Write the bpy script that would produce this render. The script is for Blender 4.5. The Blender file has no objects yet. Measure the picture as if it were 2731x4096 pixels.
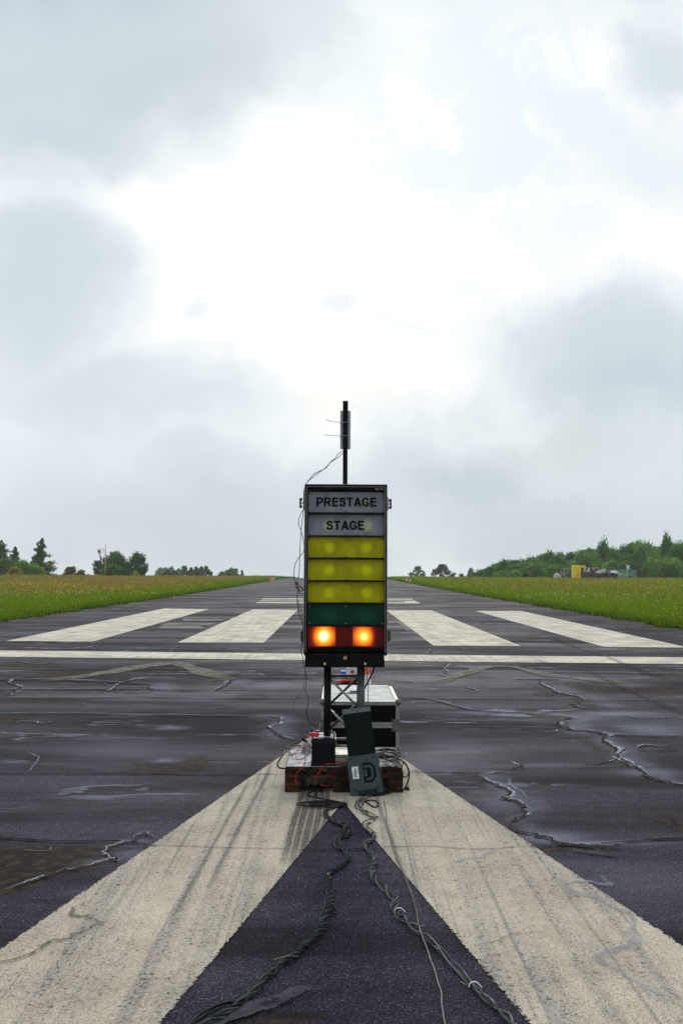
import bpy, bmesh, math, random
import numpy as np
from mathutils import Vector, Matrix, Euler

random.seed(7); RNG = np.random.default_rng(7)
S = bpy.context.scene
COL = S.collection
R = math.radians

# ------------------------------------------------------------------ camera
CAM_H = 1.45
FPX = 28 / 36 * 4096                      # focal length in pixels of the 2731 x 4096 photograph
cam_d = bpy.data.cameras.new('camera')
cam_d.lens = 28; cam_d.sensor_fit = 'VERTICAL'; cam_d.sensor_height = 36; cam_d.sensor_width = 24
cam_d.clip_start = 0.05; cam_d.clip_end = 5000
cam = bpy.data.objects.new('camera', cam_d); COL.objects.link(cam)
CM = Matrix.Rotation(R(-0.31), 4, 'Z') @ Matrix.Rotation(R(90 + 4.34), 4, 'X') @ Matrix.Rotation(R(0.25), 4, 'Z')
cam.matrix_world = Matrix.Translation((0, 0, CAM_H)) @ CM
S.camera = cam
CR = CM.to_3x3()

# ------------------------------------------------------------------ node helpers
def nn(nt, typ, inp=None, **props):
    n = nt.nodes.new(typ)
    for k, v in props.items(): setattr(n, k, v)
    for k, v in (inp or {}).items():
        s = n.inputs[k]
        if isinstance(v, bpy.types.NodeSocket): nt.links.new(v, s)
        else: s.default_value = v
    return n
def mth(nt, op, a, b=0.0, c=0.0, clamp=False):
    n = nn(nt, 'ShaderNodeMath', {0: a, 1: b, 2: c}, operation=op, use_clamp=clamp); return n.outputs[0]
def vmth(nt, op, a, b=(0, 0, 0)):
    n = nn(nt, 'ShaderNodeVectorMath', {0: a, 1: b}, operation=op)
    return n.outputs['Value'] if op in ('LENGTH', 'DOT_PRODUCT') else n.outputs[0]
def noise(nt, vec, scale, detail=3, rough=.5, out=0, dist=0.0):
    n = nn(nt, 'ShaderNodeTexNoise', {'Vector': vec, 'Scale': scale, 'Detail': detail, 'Roughness': rough, 'Distortion': dist})
    return n.outputs[out]
def mixc(nt, fac, a, b, blend='MIX'):
    n = nn(nt, 'ShaderNodeMix', data_type='RGBA', blend_type=blend)
    for i, v in ((0, fac), (6, a), (7, b)):
        if isinstance(v, bpy.types.NodeSocket): nt.links.new(v, n.inputs[i])
        else: n.inputs[i].default_value = (tuple(v) + (1,))[:4] if i else v
    return n.outputs[2]
def mrange(nt, v, a, b, c=0.0, d=1.0, smooth=True):
    n = nn(nt, 'ShaderNodeMapRange', {0: v, 1: a, 2: b, 3: c, 4: d}, interpolation_type='SMOOTHSTEP' if smooth else 'LINEAR')
    return n.outputs[0]
def ramp(nt, fac, stops):
    n = nn(nt, 'ShaderNodeValToRGB', {0: fac}); e = n.color_ramp.elements
    while len(e) < len(stops): e.new(.5)
    for el, (p, c) in zip(e, stops): el.position = p; el.color = tuple(c) + (1,) if len(c) == 3 else c
    return n.outputs[0]
def lin(r, g, b):
    f = lambda v: (v / 255 / 12.92) if v <= 10 else ((v / 255 + .055) / 1.055) ** 2.4
    return (f(r), f(g), f(b))

# ------------------------------------------------------------------ world: overcast sky, clouds laid on the sky's directions
SUN_EL, SUN_AZ = 32, 2
W = bpy.data.worlds.new('World'); S.world = W; W.use_nodes = True
wt = W.node_tree; wt.nodes.clear()
sky = nn(wt, 'ShaderNodeTexSky', sky_type='NISHITA', sun_disc=False, sun_elevation=R(SUN_EL), sun_rotation=R(SUN_AZ), air_density=1.0, dust_density=2.5)
gen = nn(wt, 'ShaderNodeTexCoord').outputs['Generated']
sep = nn(wt, 'ShaderNodeSeparateXYZ', {0: gen})
yy = mth(wt, 'MAXIMUM', mth(wt, 'ABSOLUTE', sep.outputs[1]), .12)
ku = mth(wt, 'DIVIDE', sep.outputs[0], yy); kv = mth(wt, 'DIVIDE', sep.outputs[2], yy)
uv = nn(wt, 'ShaderNodeCombineXYZ', {0: ku, 1: kv, 2: mth(wt, 'MULTIPLY', mth(wt, 'LESS_THAN', sep.outputs[1], 0.0), 3.0)}).outputs[0]
n1 = vmth(wt, 'SUBTRACT', noise(wt, uv, 3.4, 6, .58, out=1), (.5, .5, .5))
n2 = vmth(wt, 'SUBTRACT', noise(wt, uv, 17.0, 4, .6, out=1), (.5, .5, .5))
wuv = vmth(wt, 'ADD', uv, nn(wt, 'ShaderNodeVectorMath', {0: n1, 3: .23}, operation='SCALE').outputs[0])
wuv = vmth(wt, 'ADD', wuv, nn(wt, 'ShaderNodeVectorMath', {0: n2, 3: .045}, operation='SCALE').outputs[0])
def blob(x, y, rx, ry, a, inner=.45, outer=1.15):
    c = ((x * 1.7417 - 1348) / FPX, (2290 - y * 1.7417) / FPX, 0)
    r = (rx * 1.7417 / FPX, ry * 1.7417 / FPX, 1.0)
    q = vmth(wt, 'DIVIDE', vmth(wt, 'SUBTRACT', wuv, c), r)
    return mrange(wt, vmth(wt, 'LENGTH', q), outer, inner, 0, a)
BL = [  # dark masses of cloud: direction, reach, darkness
    (180, 40, 660, 340, .66, .4, 1.25), (450, 130, 330, 150, .16, .2, 1.1), (40, 330, 330, 130, .28, .2, 1.2), (760, 60, 150, 130, .25, .3, 1.1),
    (70, 650, 290, 175, .60, .2, 1.35), (40, 480, 220, 120, .25, .2, 1.2),
    (250, 1080, 680, 330, .36, .3, 1.2), (420, 900, 300, 90, .16, .3, 1.1), (90, 850, 260, 120, .16, .2, 1.2),
    (1430, 830, 370, 200, .62, .25, 1.35), (1480, 900, 230, 110, .15, .2, 1.1), (1400, 1150, 620, 210, .34, .5, 1.1),
    (1010, 1010, 220, 140, .34, .35, 1.2), (900, 1200, 900, 200, .32, .3, 1.2), (784, 1420, 3000, 430, .16, .2, 1.1), (1300, 560, 500, 160, .10, .1, 1.2),
    (1570, 70, 130, 170, .55, .2, 1.2), (1500, 330, 260, 150, .30, .2, 1.2),
    (775, 700, 110, 75, .26, .2, 1.1), (455, 715, 60, 60, .24, .1, 1.1), (930, 765, 170, 38, .20, .2, 1.1), (1090, 660, 80, 55, .12, .1, 1.1),
    (784, -900, 3000, 900, .60, .7, 1.1)]
D = None
for b in BL:
    s = blob(*b); D = s if D is None else mth(wt, 'ADD', D, s)
fb = mth(wt, 'SUBTRACT', noise(wt, wuv, 6.0, 6, .6), .5)
D = mth(wt, 'ADD', D, mth(wt, 'MULTIPLY', fb, mth(wt, 'ADD', mth(wt, 'MULTIPLY', D, .30), .14)))
back = mrange(wt, sep.outputs[1], .05, -.25, 0, .62)                 # the half of the sky behind the camera: plain grey overcast
D = mth(wt, 'MAXIMUM', D, back, clamp=True)
ccol = ramp(wt, D, [(0.0, (1.12, 1.12, 1.12)), (.10, (1.0, 1.0, 1.0)), (.27, lin(235, 244, 248)), (.45, lin(217, 228, 234)), (.7, lin(205, 217, 225)), (1.0, lin(193, 206, 216))])
bluem = mth(wt, 'MULTIPLY', mth(wt, 'ADD', blob(1120, 200, 560, 420, 1.7, .1, 1.2), 0.0), mrange(wt, noise(wt, wuv, 9, 5, .6), 0.85, .25, 0, 1))
ccol = mixc(wt, mth(wt, 'MINIMUM', bluem, .95), ccol, lin(231, 243, 249))
warm = mth(wt, 'ADD', blob(1270, 990, 190, 60, .7, .1, 1.1), blob(800, 880, 220, 90, .6, .1, 1.1))
ccol = mixc(wt, warm, ccol, lin(250, 245, 240), 'MULTIPLY')
clouds = nn(wt, 'ShaderNodeVectorMath', {0: ccol, 3: 10.0}, operation='SCALE').outputs[0]
allsky = mixc(wt, .97, sky.outputs[0], clouds)
bgn = nn(wt, 'ShaderNodeBackground', {'Color': allsky, 'Strength': .1})
wo = nn(wt, 'ShaderNodeOutputWorld'); wt.links.new(bgn.outputs[0], wo.inputs[0])
W.cycles.sampling_method = 'MANUAL'; W.cycles.sample_map_resolution = 1024

sd = bpy.data.lights.new('sun', 'SUN'); sd.energy = 1.0; sd.angle = R(14); sd.color = (1, .97, .92)
sun = bpy.data.objects.new('sun', sd); COL.objects.link(sun)
sun.rotation_euler = Vector((math.sin(R(SUN_AZ)) * math.cos(R(SUN_EL)), math.cos(R(SUN_AZ)) * math.cos(R(SUN_EL)), math.sin(R(SUN_EL)))).to_track_quat('Z', 'Y').to_euler()

S.view_settings.view_transform = 'Standard'; S.view_settings.look = 'None'
S.view_settings.exposure = 0; S.view_settings.gamma = 1
S.cycles.volume_bounces = 1; S.cycles.max_bounces = 8

# ------------------------------------------------------------------ geometry helpers
def ray(px, py):
    return CR @ Vector(((px - 1365.5) / FPX, -(py - 2048) / FPX, -1.0))
def at(px, py, Y):
    d = ray(px, py); t = Y / d.y
    return Vector((d.x * t, Y, CAM_H + d.z * t))
def prof(y):
    y = np.asarray(y, dtype=float)
    t = np.clip((y - 45) / 105, 0, 1)
    z = .3 * t * t * (3 - 2 * t)
    return z - np.where(y > 150, 1.2e-4 * (np.minimum(y, 700) - 150) ** 2, 0)
def gnd(px, py, z=0.0):
    d = ray(px, py); t = (z - CAM_H) / d.z
    return Vector((d.x * t, d.y * t, z))
def flatpt(px, py, z=0.0):                 # ground point, for the flat near part of the runway
    return gnd(px, py, z)
def zup(y): return float(prof(y))

def link(name, me, parent=None):
    o = bpy.data.objects.new(name, me); COL.objects.link(o)
    if parent: o.parent = parent
    return o
def tag(o, label=None, cat=None, group=None, kind=None):
    if label: o['label'] = label
    if cat: o['category'] = cat
    if group: o['group'] = group
    if kind: o['kind'] = kind
    return o
def empty(name, loc, label, cat, group=None, rz=0.0):
    o = bpy.data.objects.new(name, None); COL.objects.link(o); o.empty_display_size = .1
    o.location = loc; o.rotation_euler.z = rz
    return tag(o, label, cat, group)
def np_mesh(name, V, F, mat, parent=None, smooth=False, attrs=None):
    """V (n,3), F (m,k) arrays -> ONE mesh object"""
    V = np.asarray(V, dtype=np.float32); F = np.asarray(F, dtype=np.int32)
    me = bpy.data.meshes.new(name); k = F.shape[1]
    me.vertices.add(len(V)); me.vertices.foreach_set('co', V.ravel())
    me.loops.add(F.size); me.loops.foreach_set('vertex_index', F.ravel())
    me.polygons.add(len(F)); me.polygons.foreach_set('loop_start', np.arange(len(F), dtype=np.int32) * k)
    me.update(calc_edges=True)
    if smooth: me.polygons.foreach_set('use_smooth', np.ones(len(F), dtype=bool))
    for an, (typ, dat) in (attrs or {}).items():
        a = me.attributes.new(an, typ, 'POINT')
        a.data.foreach_set('color' if typ == 'FLOAT_COLOR' else 'value', np.asarray(dat, dtype=np.float32).ravel())
    me.materials.append(mat)
    return link(name, me, parent)

class MB:
    def __init__(s): s.v = []; s.f = []; s.m = []; s.sm = []
    def add(s, V, F, mi=0, smooth=False):
        o = len(s.v); s.v += [tuple(p) for p in V]; s.f += [tuple(i + o for i in f) for f in F]
        s.m += [mi] * len(F); s.sm += [smooth] * len(F); return s
    def box(s, a, b, M=None, mi=0):
        x0, y0, z0 = a; x1, y1, z1 = b
        V = [Vector(p) for p in ((x0, y0, z0), (x1, y0, z0), (x1, y1, z0), (x0, y1, z0), (x0, y0, z1), (x1, y0, z1), (x1, y1, z1), (x0, y1, z1))]
        if M: V = [M @ p for p in V]
        return s.add(V, [(0, 3, 2, 1), (4, 5, 6, 7), (0, 1, 5, 4), (1, 2, 6, 5), (2, 3, 7, 6), (3, 0, 4, 7)], mi)
    def rod(s, a, b, r, r2=None, n=12, mi=0, caps=True):
        return s.tube([a, b], r, n, mi, r2=r2, caps=caps)
    def tube(s, pts, r, n=8, mi=0, r2=None, caps=True):
        P = [Vector(p) for p in pts]; L = len(P); o = len(s.v)
        r2 = r if r2 is None else r2
        up = Vector((0, 0, 1)); t0 = (P[1] - P[0]).normalized()
        if abs(t0.dot(up)) > .95: up = Vector((1, 0, 0))
        nrm = t0.cross(up).normalized(); V = []
        for i, p in enumerate(P):
            t = (P[min(i + 1, L - 1)] - P[max(i - 1, 0)])
            t = t.normalized() if t.length > 1e-9 else t0
            nrm = (nrm - t * nrm.dot(t)); nrm = nrm.normalized() if nrm.length > 1e-6 else t.orthogonal().normalized()
            bn = t.cross(nrm); rr = r + (r2 - r) * i / max(L - 1, 1)
            for k in range(n):
                a = 2 * math.pi * k / n
                V.append(p + (nrm * math.cos(a) + bn * math.sin(a)) * rr)
        F = [(i * n + k, i * n + (k + 1) % n, (i + 1) * n + (k + 1) % n, (i + 1) * n + k) for i in range(L - 1) for k in range(n)]
        s.add(V, F, mi, True)
        if caps:
            s.f += [tuple(o + k for k in reversed(range(n))), tuple(o + (L - 1) * n + k for k in range(n))]
            s.m += [mi] * 2; s.sm += [False] * 2
        return s
    def prism(s, poly, y0, y1, M=None, mi=0):       # poly in (x, z), thick along y
        n = len(poly)
        V = [Vector((x, y0, z)) for x, z in poly] + [Vector((x, y1, z)) for x, z in poly]
        if M: V = [M @ p for p in V]
        return s.add(V, [tuple(range(n)), tuple(reversed(range(n, 2 * n)))] + [(i, i + n, (i + 1) % n + n, (i + 1) % n) for i in range(n)], mi)
    def ball(s, c, r, mi=0, n=10, sq=(1, 1, 1)):
        V = []; F = []
        for i in range(n // 2 + 1):
            th = math.pi * i / (n // 2)
            for k in range(n):
                a = 2 * math.pi * k / n
                V.append((c[0] + r * sq[0] * math.sin(th) * math.cos(a), c[1] + r * sq[1] * math.sin(th) * math.sin(a), c[2] + r * sq[2] * math.cos(th)))
        for i in range(n // 2):
            for k in range(n): F.append((i * n + k, (i + 1) * n + k, (i + 1) * n + (k + 1) % n, i * n + (k + 1) % n))
        return s.add(V, F, mi, True)
    def build(s, name, mats, parent=None, bevel=0, loc=None):
        me = bpy.data.meshes.new(name); me.from_pydata([tuple(v) for v in s.v], [], s.f)
        for m in (mats if isinstance(mats, (list, tuple)) else [mats]): me.materials.append(m)
        me.polygons.foreach_set('material_index', s.m); me.polygons.foreach_set('use_smooth', s.sm)
        me.update(); bm = bmesh.new(); bm.from_mesh(me); bmesh.ops.recalc_face_normals(bm, faces=bm.faces); bm.to_mesh(me); bm.free()
        o = link(name, me, parent)
        if loc is not None: o.location = loc
        if bevel:
            m = o.modifiers.new('bevel', 'BEVEL'); m.width = bevel; m.segments = 2; m.limit_method = 'ANGLE'; m.angle_limit = R(40)
        return o
def smooth_path(P, n=6):
    P = [Vector(p) for p in P]; out = []
    Q = [2 * P[0] - P[1]] + P + [2 * P[-1] - P[-2]]
    for i in range(1, len(Q) - 2):
        a, b, c, d = Q[i - 1:i + 3]
        for k in range(n):
            t = k / n
            out.append(.5 * ((2 * b) + (c - a) * t + (2 * a - 5 * b + 4 * c - d) * t * t + (3 * b - a - 3 * c + d) * t ** 3))
    out.append(P[-1]); return out
def resample(P, step):
    out = [P[0]]; acc = 0
    for a, b in zip(P, P[1:]):
        L = (b - a).length
        while acc + L >= step:
            t = (step - acc) / L; a = a.lerp(b, t); out.append(a); L = (b - a).length; acc = 0
        acc += L
    out.append(P[-1]); return out

# ------------------------------------------------------------------ materials
MATS = {}
def pbr(name, col, rough=.5, metal=0.0, var=.18, scale=30, bump=0.0, spec=.5, dirt=None, dirt_amt=.0, coat=0.0):
    if name in MATS: return MATS[name]
    m = bpy.data.materials.new(name); m.use_nodes = True; nt = m.node_tree; b = nt.nodes['Principled BSDF']
    tc = nn(nt, 'ShaderNodeTexCoord').outputs['Object']
    n = noise(nt, tc, scale, 4, .6)
    lo = tuple(c * (1 - var) for c in col); hi = tuple(min(1, c * (1 + var)) for c in col)
    c = mixc(nt, mrange(nt, n, .3, .7), lo, hi)
    if dirt:
        dm = mrange(nt, noise(nt, tc, scale * .35, 6, .7), .62 - dirt_amt * .3, .72 - dirt_amt * .25)
        c = mixc(nt, dm, c, dirt)
    nt.links.new(c, b.inputs['Base Color'])
    r = mrange(nt, noise(nt, tc, scale * .6, 3), .3, .7, max(.02, rough - .1), min(1, rough + .12)); nt.links.new(r, b.inputs['Roughness'])
    b.inputs['Metallic'].default_value = metal; b.inputs['Specular IOR Level'].default_value = spec
    b.inputs['Coat Weight'].default_value = coat
    if bump:
        bn = nn(nt, 'ShaderNodeBump', {'Height': n, 'Strength': bump, 'Distance': .002}); nt.links.new(bn.outputs[0], b.inputs['Normal'])
    MATS[name] = m; return m
black = pbr('black_paint', (.004, .0035, .005), .5, spec=.14, dirt=(.08, .07, .06), dirt_amt=-.15, scale=25)
blackm = pbr('black_plastic', (.004, .004, .007), .5, spec=.15)
rubber = pbr('cable_rubber', (.006, .007, .009), .5, spec=.2, scale=15)
rubber_g = pbr('grey_cable', (.06, .065, .072), .45, spec=.5)
rubber_l = pbr('pale_cable', (.25, .25, .24), .5)
strandm = pbr('dusty_cable', (.030, .036, .044), .5, spec=.3, scale=12, var=.6)
redw = pbr('red_cable', (.42, .01, .015), .4)
redp = pbr('red_plastic', (.62, .012, .02), .35)
alu = pbr('worn_aluminium', (.33, .33, .30), .42, metal=.55, dirt=(.10, .09, .08), dirt_amt=.0, scale=35)
aludark = pbr('dark_aluminium', (.085, .085, .09), .38, metal=.5, scale=30, var=.35)
alulite = pbr('brace_tube', (.34, .33, .31), .35, metal=.6, scale=22, var=.3)
steel = pbr('dull_steel', (.16, .16, .14), .45, metal=.7, scale=60, var=.4)
brass = pbr('pale_bolt', (.75, .58, .32), .4)
greyplate = pbr('grey_plate', (.50, .53, .55), .5)
tiem = pbr('cable_tie', (.30, .31, .31), .45)
whitetie = pbr('white_tie', (.78, .78, .75), .5)
greenplastic = pbr('green_grey_plastic', (.058, .078, .083), .6, spec=.2, scale=400, var=.25, bump=.25)
darkplastic = pbr('dark_green_plastic', (.0045, .0075, .0075), .6, spec=.12, scale=300, var=.2)
labelw = pbr('white_label', (.78, .78, .76), .5, dirt=(.5, .48, .45), dirt_amt=0)
inkm = pbr('ink', (.006, .006, .008), .8, spec=.1)
laminate = pbr('black_laminate', (.003, .003, .004), .5, spec=.08)
orangep = pbr('orange_plastic', (.85, .10, .015), .45)
whitep = pbr('white_plastic', (.72, .71, .68), .5)
bluep = pbr('blue_plastic', (.02, .16, .52), .5)
lidwhite = pbr('lid_white', (.46, .47, .47), .6, spec=.2, dirt=(.32, .32, .33), dirt_amt=.1, scale=14)
woodchip = pbr('bare_wood', (.42, .26, .12), .7)
screwm = pbr('screw_dark', (.05, .012, .012), .5)

def wood_mat(name, c1, c2, c3):
    m = bpy.data.materials.new(name); m.use_nodes = True; nt = m.node_tree; b = nt.nodes['Principled BSDF']
    tc = nn(nt, 'ShaderNodeTexCoord').outputs['Object']
    v = nn(nt, 'ShaderNodeMapping', {'Vector': tc, 'Scale': (3, 14, 60)}).outputs[0]
    g = noise(nt, v, 1.0, 5, .65, dist=.6)
    c = ramp(nt, g, [(.3, c1), (.5, c2), (.72, c3)])
    c = mixc(nt, mrange(nt, noise(nt, tc, 11, 4, .7), .5, .62), c, c1)
    nt.links.new(c, b.inputs['Base Color']); b.inputs['Roughness'].default_value = .6; b.inputs['Specular IOR Level'].default_value = .2
    bn = nn(nt, 'ShaderNodeBump', {'Height': g, 'Strength': .4, 'Distance': .003}); nt.links.new(bn.outputs[0], b.inputs['Normal'])
    return m
palletwood = wood_mat('wet_pallet_wood', (.005, .002, .0015), (.034, .010, .004), (.19, .062, .014))

def boardtop_mat():
    m = bpy.data.materials.new('wet_board'); m.use_nodes = True; nt = m.node_tree; b = nt.nodes['Principled BSDF']
    tc = nn(nt, 'ShaderNodeTexCoord').outputs['Object']; sp = nn(nt, 'ShaderNodeSeparateXYZ', {0: tc})
    g = noise(nt, tc, 7, 5, .6)
    dark_right = mrange(nt, mth(nt, 'ADD', sp.outputs[0], mth(nt, 'MULTIPLY', g, .25)), .0, .14)  # sheet colour goes dark towards its right side
    pale = mixc(nt, mrange(nt, g, .4, .65), (.42, .42, .45), (.18, .18, .22))
    c = mixc(nt, dark_right, pale, (.035, .032, .04))
    nt.links.new(c, b.inputs['Base Color'])
    nt.links.new(mrange(nt, noise(nt, tc, 12, 3), 0.35, .65, .4, .7), b.inputs['Roughness']); b.inputs['Specular IOR Level'].default_value = .3
    return m
boardtop = boardtop_mat()

def asphalt_nodes(nt, P):
    """returns colour, roughness, bump height of the wet old asphalt at world position P"""
    grain = noise(nt, P, 190, 3, .7)
    grain2 = noise(nt, P, 75, 2, .6)
    c = ramp(nt, grain, [(.32, (.0135, .012, .0185)), (.5, (.046, .043, .058)), (.70, (.150, .146, .172))])
    st = nn(nt, 'ShaderNodeMapping', {'Vector': P, 'Scale': (.30, .95, 1)}).outputs[0]
    big = noise(nt, st, .9, 5, .62, dist=.4)
    c = mixc(nt, mrange(nt, big, .33, .68), (.70, .66, .66), (1.3, 1.32, 1.38)); base = c
    return base, grain, grain2, st, big
def asphalt_mat():
    m = bpy.data.materials.new('old_wet_asphalt'); m.use_nodes = True; nt = m.node_tree; b = nt.nodes['Principled BSDF']
    P = nn(nt, 'ShaderNodeNewGeometry').outputs['Position']
    grain = noise(nt, P, 105, 4, .8); g2 = noise(nt, P, 38, 3, .7)
    c = ramp(nt, grain, [(.37, (.0025, .0019, .0045)), (.47, (.0128, .0108, .0185)), (.57, (.040, .036, .056)), (.68, (.205, .198, .265))])
    st = nn(nt, 'ShaderNodeMapping', {'Vector': P, 'Scale': (.22, .9, 1)}).outputs[0]
    big = noise(nt, st, .8, 6, .62, dist=.5)
    c = mixc(nt, 1.0, c, mixc(nt, mrange(nt, big, .36, .66), (.42, .38, .40), (1.42, 1.48, 1.58)), 'MULTIPLY')
    c = mixc(nt, 1.0, c, mixc(nt, mrange(nt, g2, .3, .7), (.72, .72, .72), (1.30, 1.30, 1.30)), 'MULTIPLY')
    c = mixc(nt, 1.0, c, mixc(nt, mrange(nt, noise(nt, P, 15, 4, .8), .32, .68), (.66, .66, .66), (1.38, 1.38, 1.40)), 'MULTIPLY')
    # thin transverse paving seams and streaks farther down the runway
    sepP = nn(nt, 'ShaderNodeSeparateXYZ', {0: P})
    st2 = nn(nt, 'ShaderNodeMapping', {'Vector': P, 'Scale': (.10, 1.7, 1)}).outputs[0]
    streak = noise(nt, st2, 1.0, 4, .65, dist=.35)
    farm = mrange(nt, sepP.outputs[1], 8, 13)
    dk = mth(nt, 'MULTIPLY', mrange(nt, streak, .50, .40), farm)
    c = mixc(nt, mth(nt, 'MULTIPLY', dk, .88), c, (.020, .014, .015))
    # brownish, mossy longitudinal weathering, strongest toward the edges
    st3 = nn(nt, 'ShaderNodeMapping', {'Vector': P, 'Scale': (.55, .10, 1)}).outputs[0]
    br = noise(nt, st3, 1.3, 6, .7, dist=.6)
    bm_ = mth(nt, 'MULTIPLY', mrange(nt, br, .55, .68), mrange(nt, sepP.outputs[1], 10, 30, 0, .65))
    c = mixc(nt, bm_, c, (.075, .055, .040))
    pale = mth(nt, 'MULTIPLY', mrange(nt, noise(nt, st2, 2.2, 6, .75, dist=.8), .62, .70), mrange(nt, sepP.outputs[1], 8, 16, 0, .7))
    c = mixc(nt, pale, c, (.24, .24, .25))
    # natural wandering cracks with pale wet sheen painted beside: contour lines of stretched noise
    def contour(scale_xy, sc, det, lo, hi, amt, w0=.0015, w1=.009):
        nonlocal c
        v = nn(nt, 'ShaderNodeMapping', {'Vector': P, 'Scale': (scale_xy[0], scale_xy[1], 1)}).outputs[0]
        q = mth(nt, 'SUBTRACT', noise(nt, v, sc, det, .62, dist=.3), .5)
        msk = mth(nt, 'MULTIPLY', mrange(nt, sepP.outputs[1], lo, hi, 0, amt), mrange(nt, noise(nt, v, sc * .6, 3, .5, dist=.9), .42, .58))
        damp = mth(nt, 'MULTIPLY', mrange(nt, q, -.085, -.004), mth(nt, 'LESS_THAN', q, 0.0))
        c = mixc(nt, mth(nt, 'MULTIPLY', mth(nt, 'MULTIPLY', damp, .88), msk), c, (.012, .009, .011))
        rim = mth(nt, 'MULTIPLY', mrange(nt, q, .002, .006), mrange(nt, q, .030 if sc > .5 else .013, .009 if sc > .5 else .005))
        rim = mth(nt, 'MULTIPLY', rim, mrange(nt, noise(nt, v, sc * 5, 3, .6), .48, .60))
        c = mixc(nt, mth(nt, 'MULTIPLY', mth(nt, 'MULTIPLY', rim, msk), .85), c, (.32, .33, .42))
        line = mrange(nt, mth(nt, 'ABSOLUTE', q), w1, w0)
        c = mixc(nt, mth(nt, 'MULTIPLY', line, msk), c, (.008, .006, .007))
    contour((.30, 1.0), .55, 7, 5.5, 8.5, 1.0)
    contour((.22, .9), .38, 8, 4.0, 6.5, .9)
    contour((.16, 1.3), .8, 6, 8.5, 12, .9)
    v3 = nn(nt, 'ShaderNodeMapping', {'Vector': P, 'Scale': (.035, 1.0, 1)}).outputs[0]
    fr = mth(nt, 'ABSOLUTE', mth(nt, 'SUBTRACT', mth(nt, 'FRACT', mth(nt, 'MULTIPLY', noise(nt, v3, .55, 4, .55), 9.0)), .5))
    c = mixc(nt, mth(nt, 'MULTIPLY', mrange(nt, fr, .07, .02), mrange(nt, sepP.outputs[1], 7, 11, 0, .7)), c, (.010, .008, .010))
    stain_shade = nn(nt, 'ShaderNodeAttribute', attribute_name='stain_shade').outputs['Fac']
    stn = mrange(nt, mth(nt, 'ADD', stain_shade, mth(nt, 'MULTIPLY', mth(nt, 'SUBTRACT', noise(nt, P, 5, 5, .65), .5), .7)), .25, .65)
    brown = mixc(nt, mrange(nt, noise(nt, P, 14, 5, .7), .45, .62), (.014, .010, .009), (.055, .036, .024))
    c = mixc(nt, mth(nt, 'MULTIPLY', stn, .92), c, brown)
    sheen = nn(nt, 'ShaderNodeAttribute', attribute_name='sheen').outputs['Fac']
    ltn = mth(nt, 'MULTIPLY', sheen, mrange(nt, grain, .30, .62))
    c = mixc(nt, ltn, c, (.26, .26, .36))  # bluish wet sheen mixed into the base colour
    nt.links.new(c, b.inputs['Base Color'])
    rg = mrange(nt, big, .3, .72, .92, .58); rg = mth(nt, 'SUBTRACT', rg, mth(nt, 'MULTIPLY', stn, -.08))
    nt.links.new(rg, b.inputs['Roughness']); b.inputs['Specular IOR Level'].default_value = .12
    bn = nn(nt, 'ShaderNodeBump', {'Height': grain, 'Strength': .75, 'Distance': .004}); nt.links.new(bn.outputs[0], b.inputs['Normal'])
    return m
asphalt = asphalt_mat()

def paint_mat(name, c_hi, c_lo, holes, streaky=1.0, ragged=.02):
    """road paint worn over asphalt: fine pores, tyre-wise streaks, ragged edges"""
    m = bpy.data.materials.new(name); m.use_nodes = True; nt = m.node_tree; b = nt.nodes['Principled BSDF']
    P = nn(nt, 'ShaderNodeNewGeometry').outputs['Position']
    g1 = noise(nt, P, 150, 3, .8); g2 = noise(nt, P, 60, 4, .75)
    st = nn(nt, 'ShaderNodeMapping', {'Vector': P, 'Scale': (9.0, .22, 1), 'Rotation': (0, 0, R(1.5))}).outputs[0]
    st2 = nn(nt, 'ShaderNodeMapping', {'Vector': P, 'Scale': (34.0, .30, 1), 'Rotation': (0, 0, R(1.5))}).outputs[0]
    sk = noise(nt, st, 1.0, 4, .6, dist=.15); sk2 = noise(nt, st2, 1.0, 3, .6)
    blot = noise(nt, P, 1.6, 6, .65); flow = noise(nt, P, 5.5, 5, .7)
    c = mixc(nt, mrange(nt, blot, .35, .65), c_lo, c_hi)
    c = mixc(nt, mth(nt, 'MULTIPLY', mrange(nt, flow, .5, .72), .35), c, (.27, .21, .13))
    c = mixc(nt, mth(nt, 'MULTIPLY', mrange(nt, sk, .46, .64), 0.36 * streaky), c, (.21, .185, .20))
    c = mixc(nt, mth(nt, 'MULTIPLY', mrange(nt, sk2, .55, .70), .50 * streaky), c, (.15, .14, .15))
    lvl = mth(nt, 'ADD', g2, mth(nt, 'ADD', mth(nt, 'MULTIPLY', mth(nt, 'SUBTRACT', sk, .5), -.30 * streaky), mth(nt, 'MULTIPLY', mth(nt, 'SUBTRACT', blot, .5), .20)))
    hole = mrange(nt, lvl, .27 + holes, .40 + holes)
    c = mixc(nt, mth(nt, 'SUBTRACT', 1.0, hole), c, (.085, .078, .078))
    c = mixc(nt, 1.0, c, mixc(nt, mrange(nt, g1, .28, .72), (.55, .55, .55), (1.42, 1.42, 1.42)), 'MULTIPLY')
    nt.links.new(c, b.inputs['Base Color']); b.inputs['Roughness'].default_value = .85; b.inputs['Specular IOR Level'].default_value = .15
    bn = nn(nt, 'ShaderNodeBump', {'Height': g2, 'Strength': .5, 'Distance': .003}); nt.links.new(bn.outputs[0], b.inputs['Normal'])
    e = nn(nt, 'ShaderNodeAttribute', attribute_name='edge').outputs['Fac']
    a = mth(nt, 'ADD', mth(nt, 'DIVIDE', e, ragged), mth(nt, 'MULTIPLY', mth(nt, 'SUBTRACT', g2, .5), 4.0))
    nt.links.new(mrange(nt, a, .25, .55), b.inputs['Alpha'])
    return m
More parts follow.
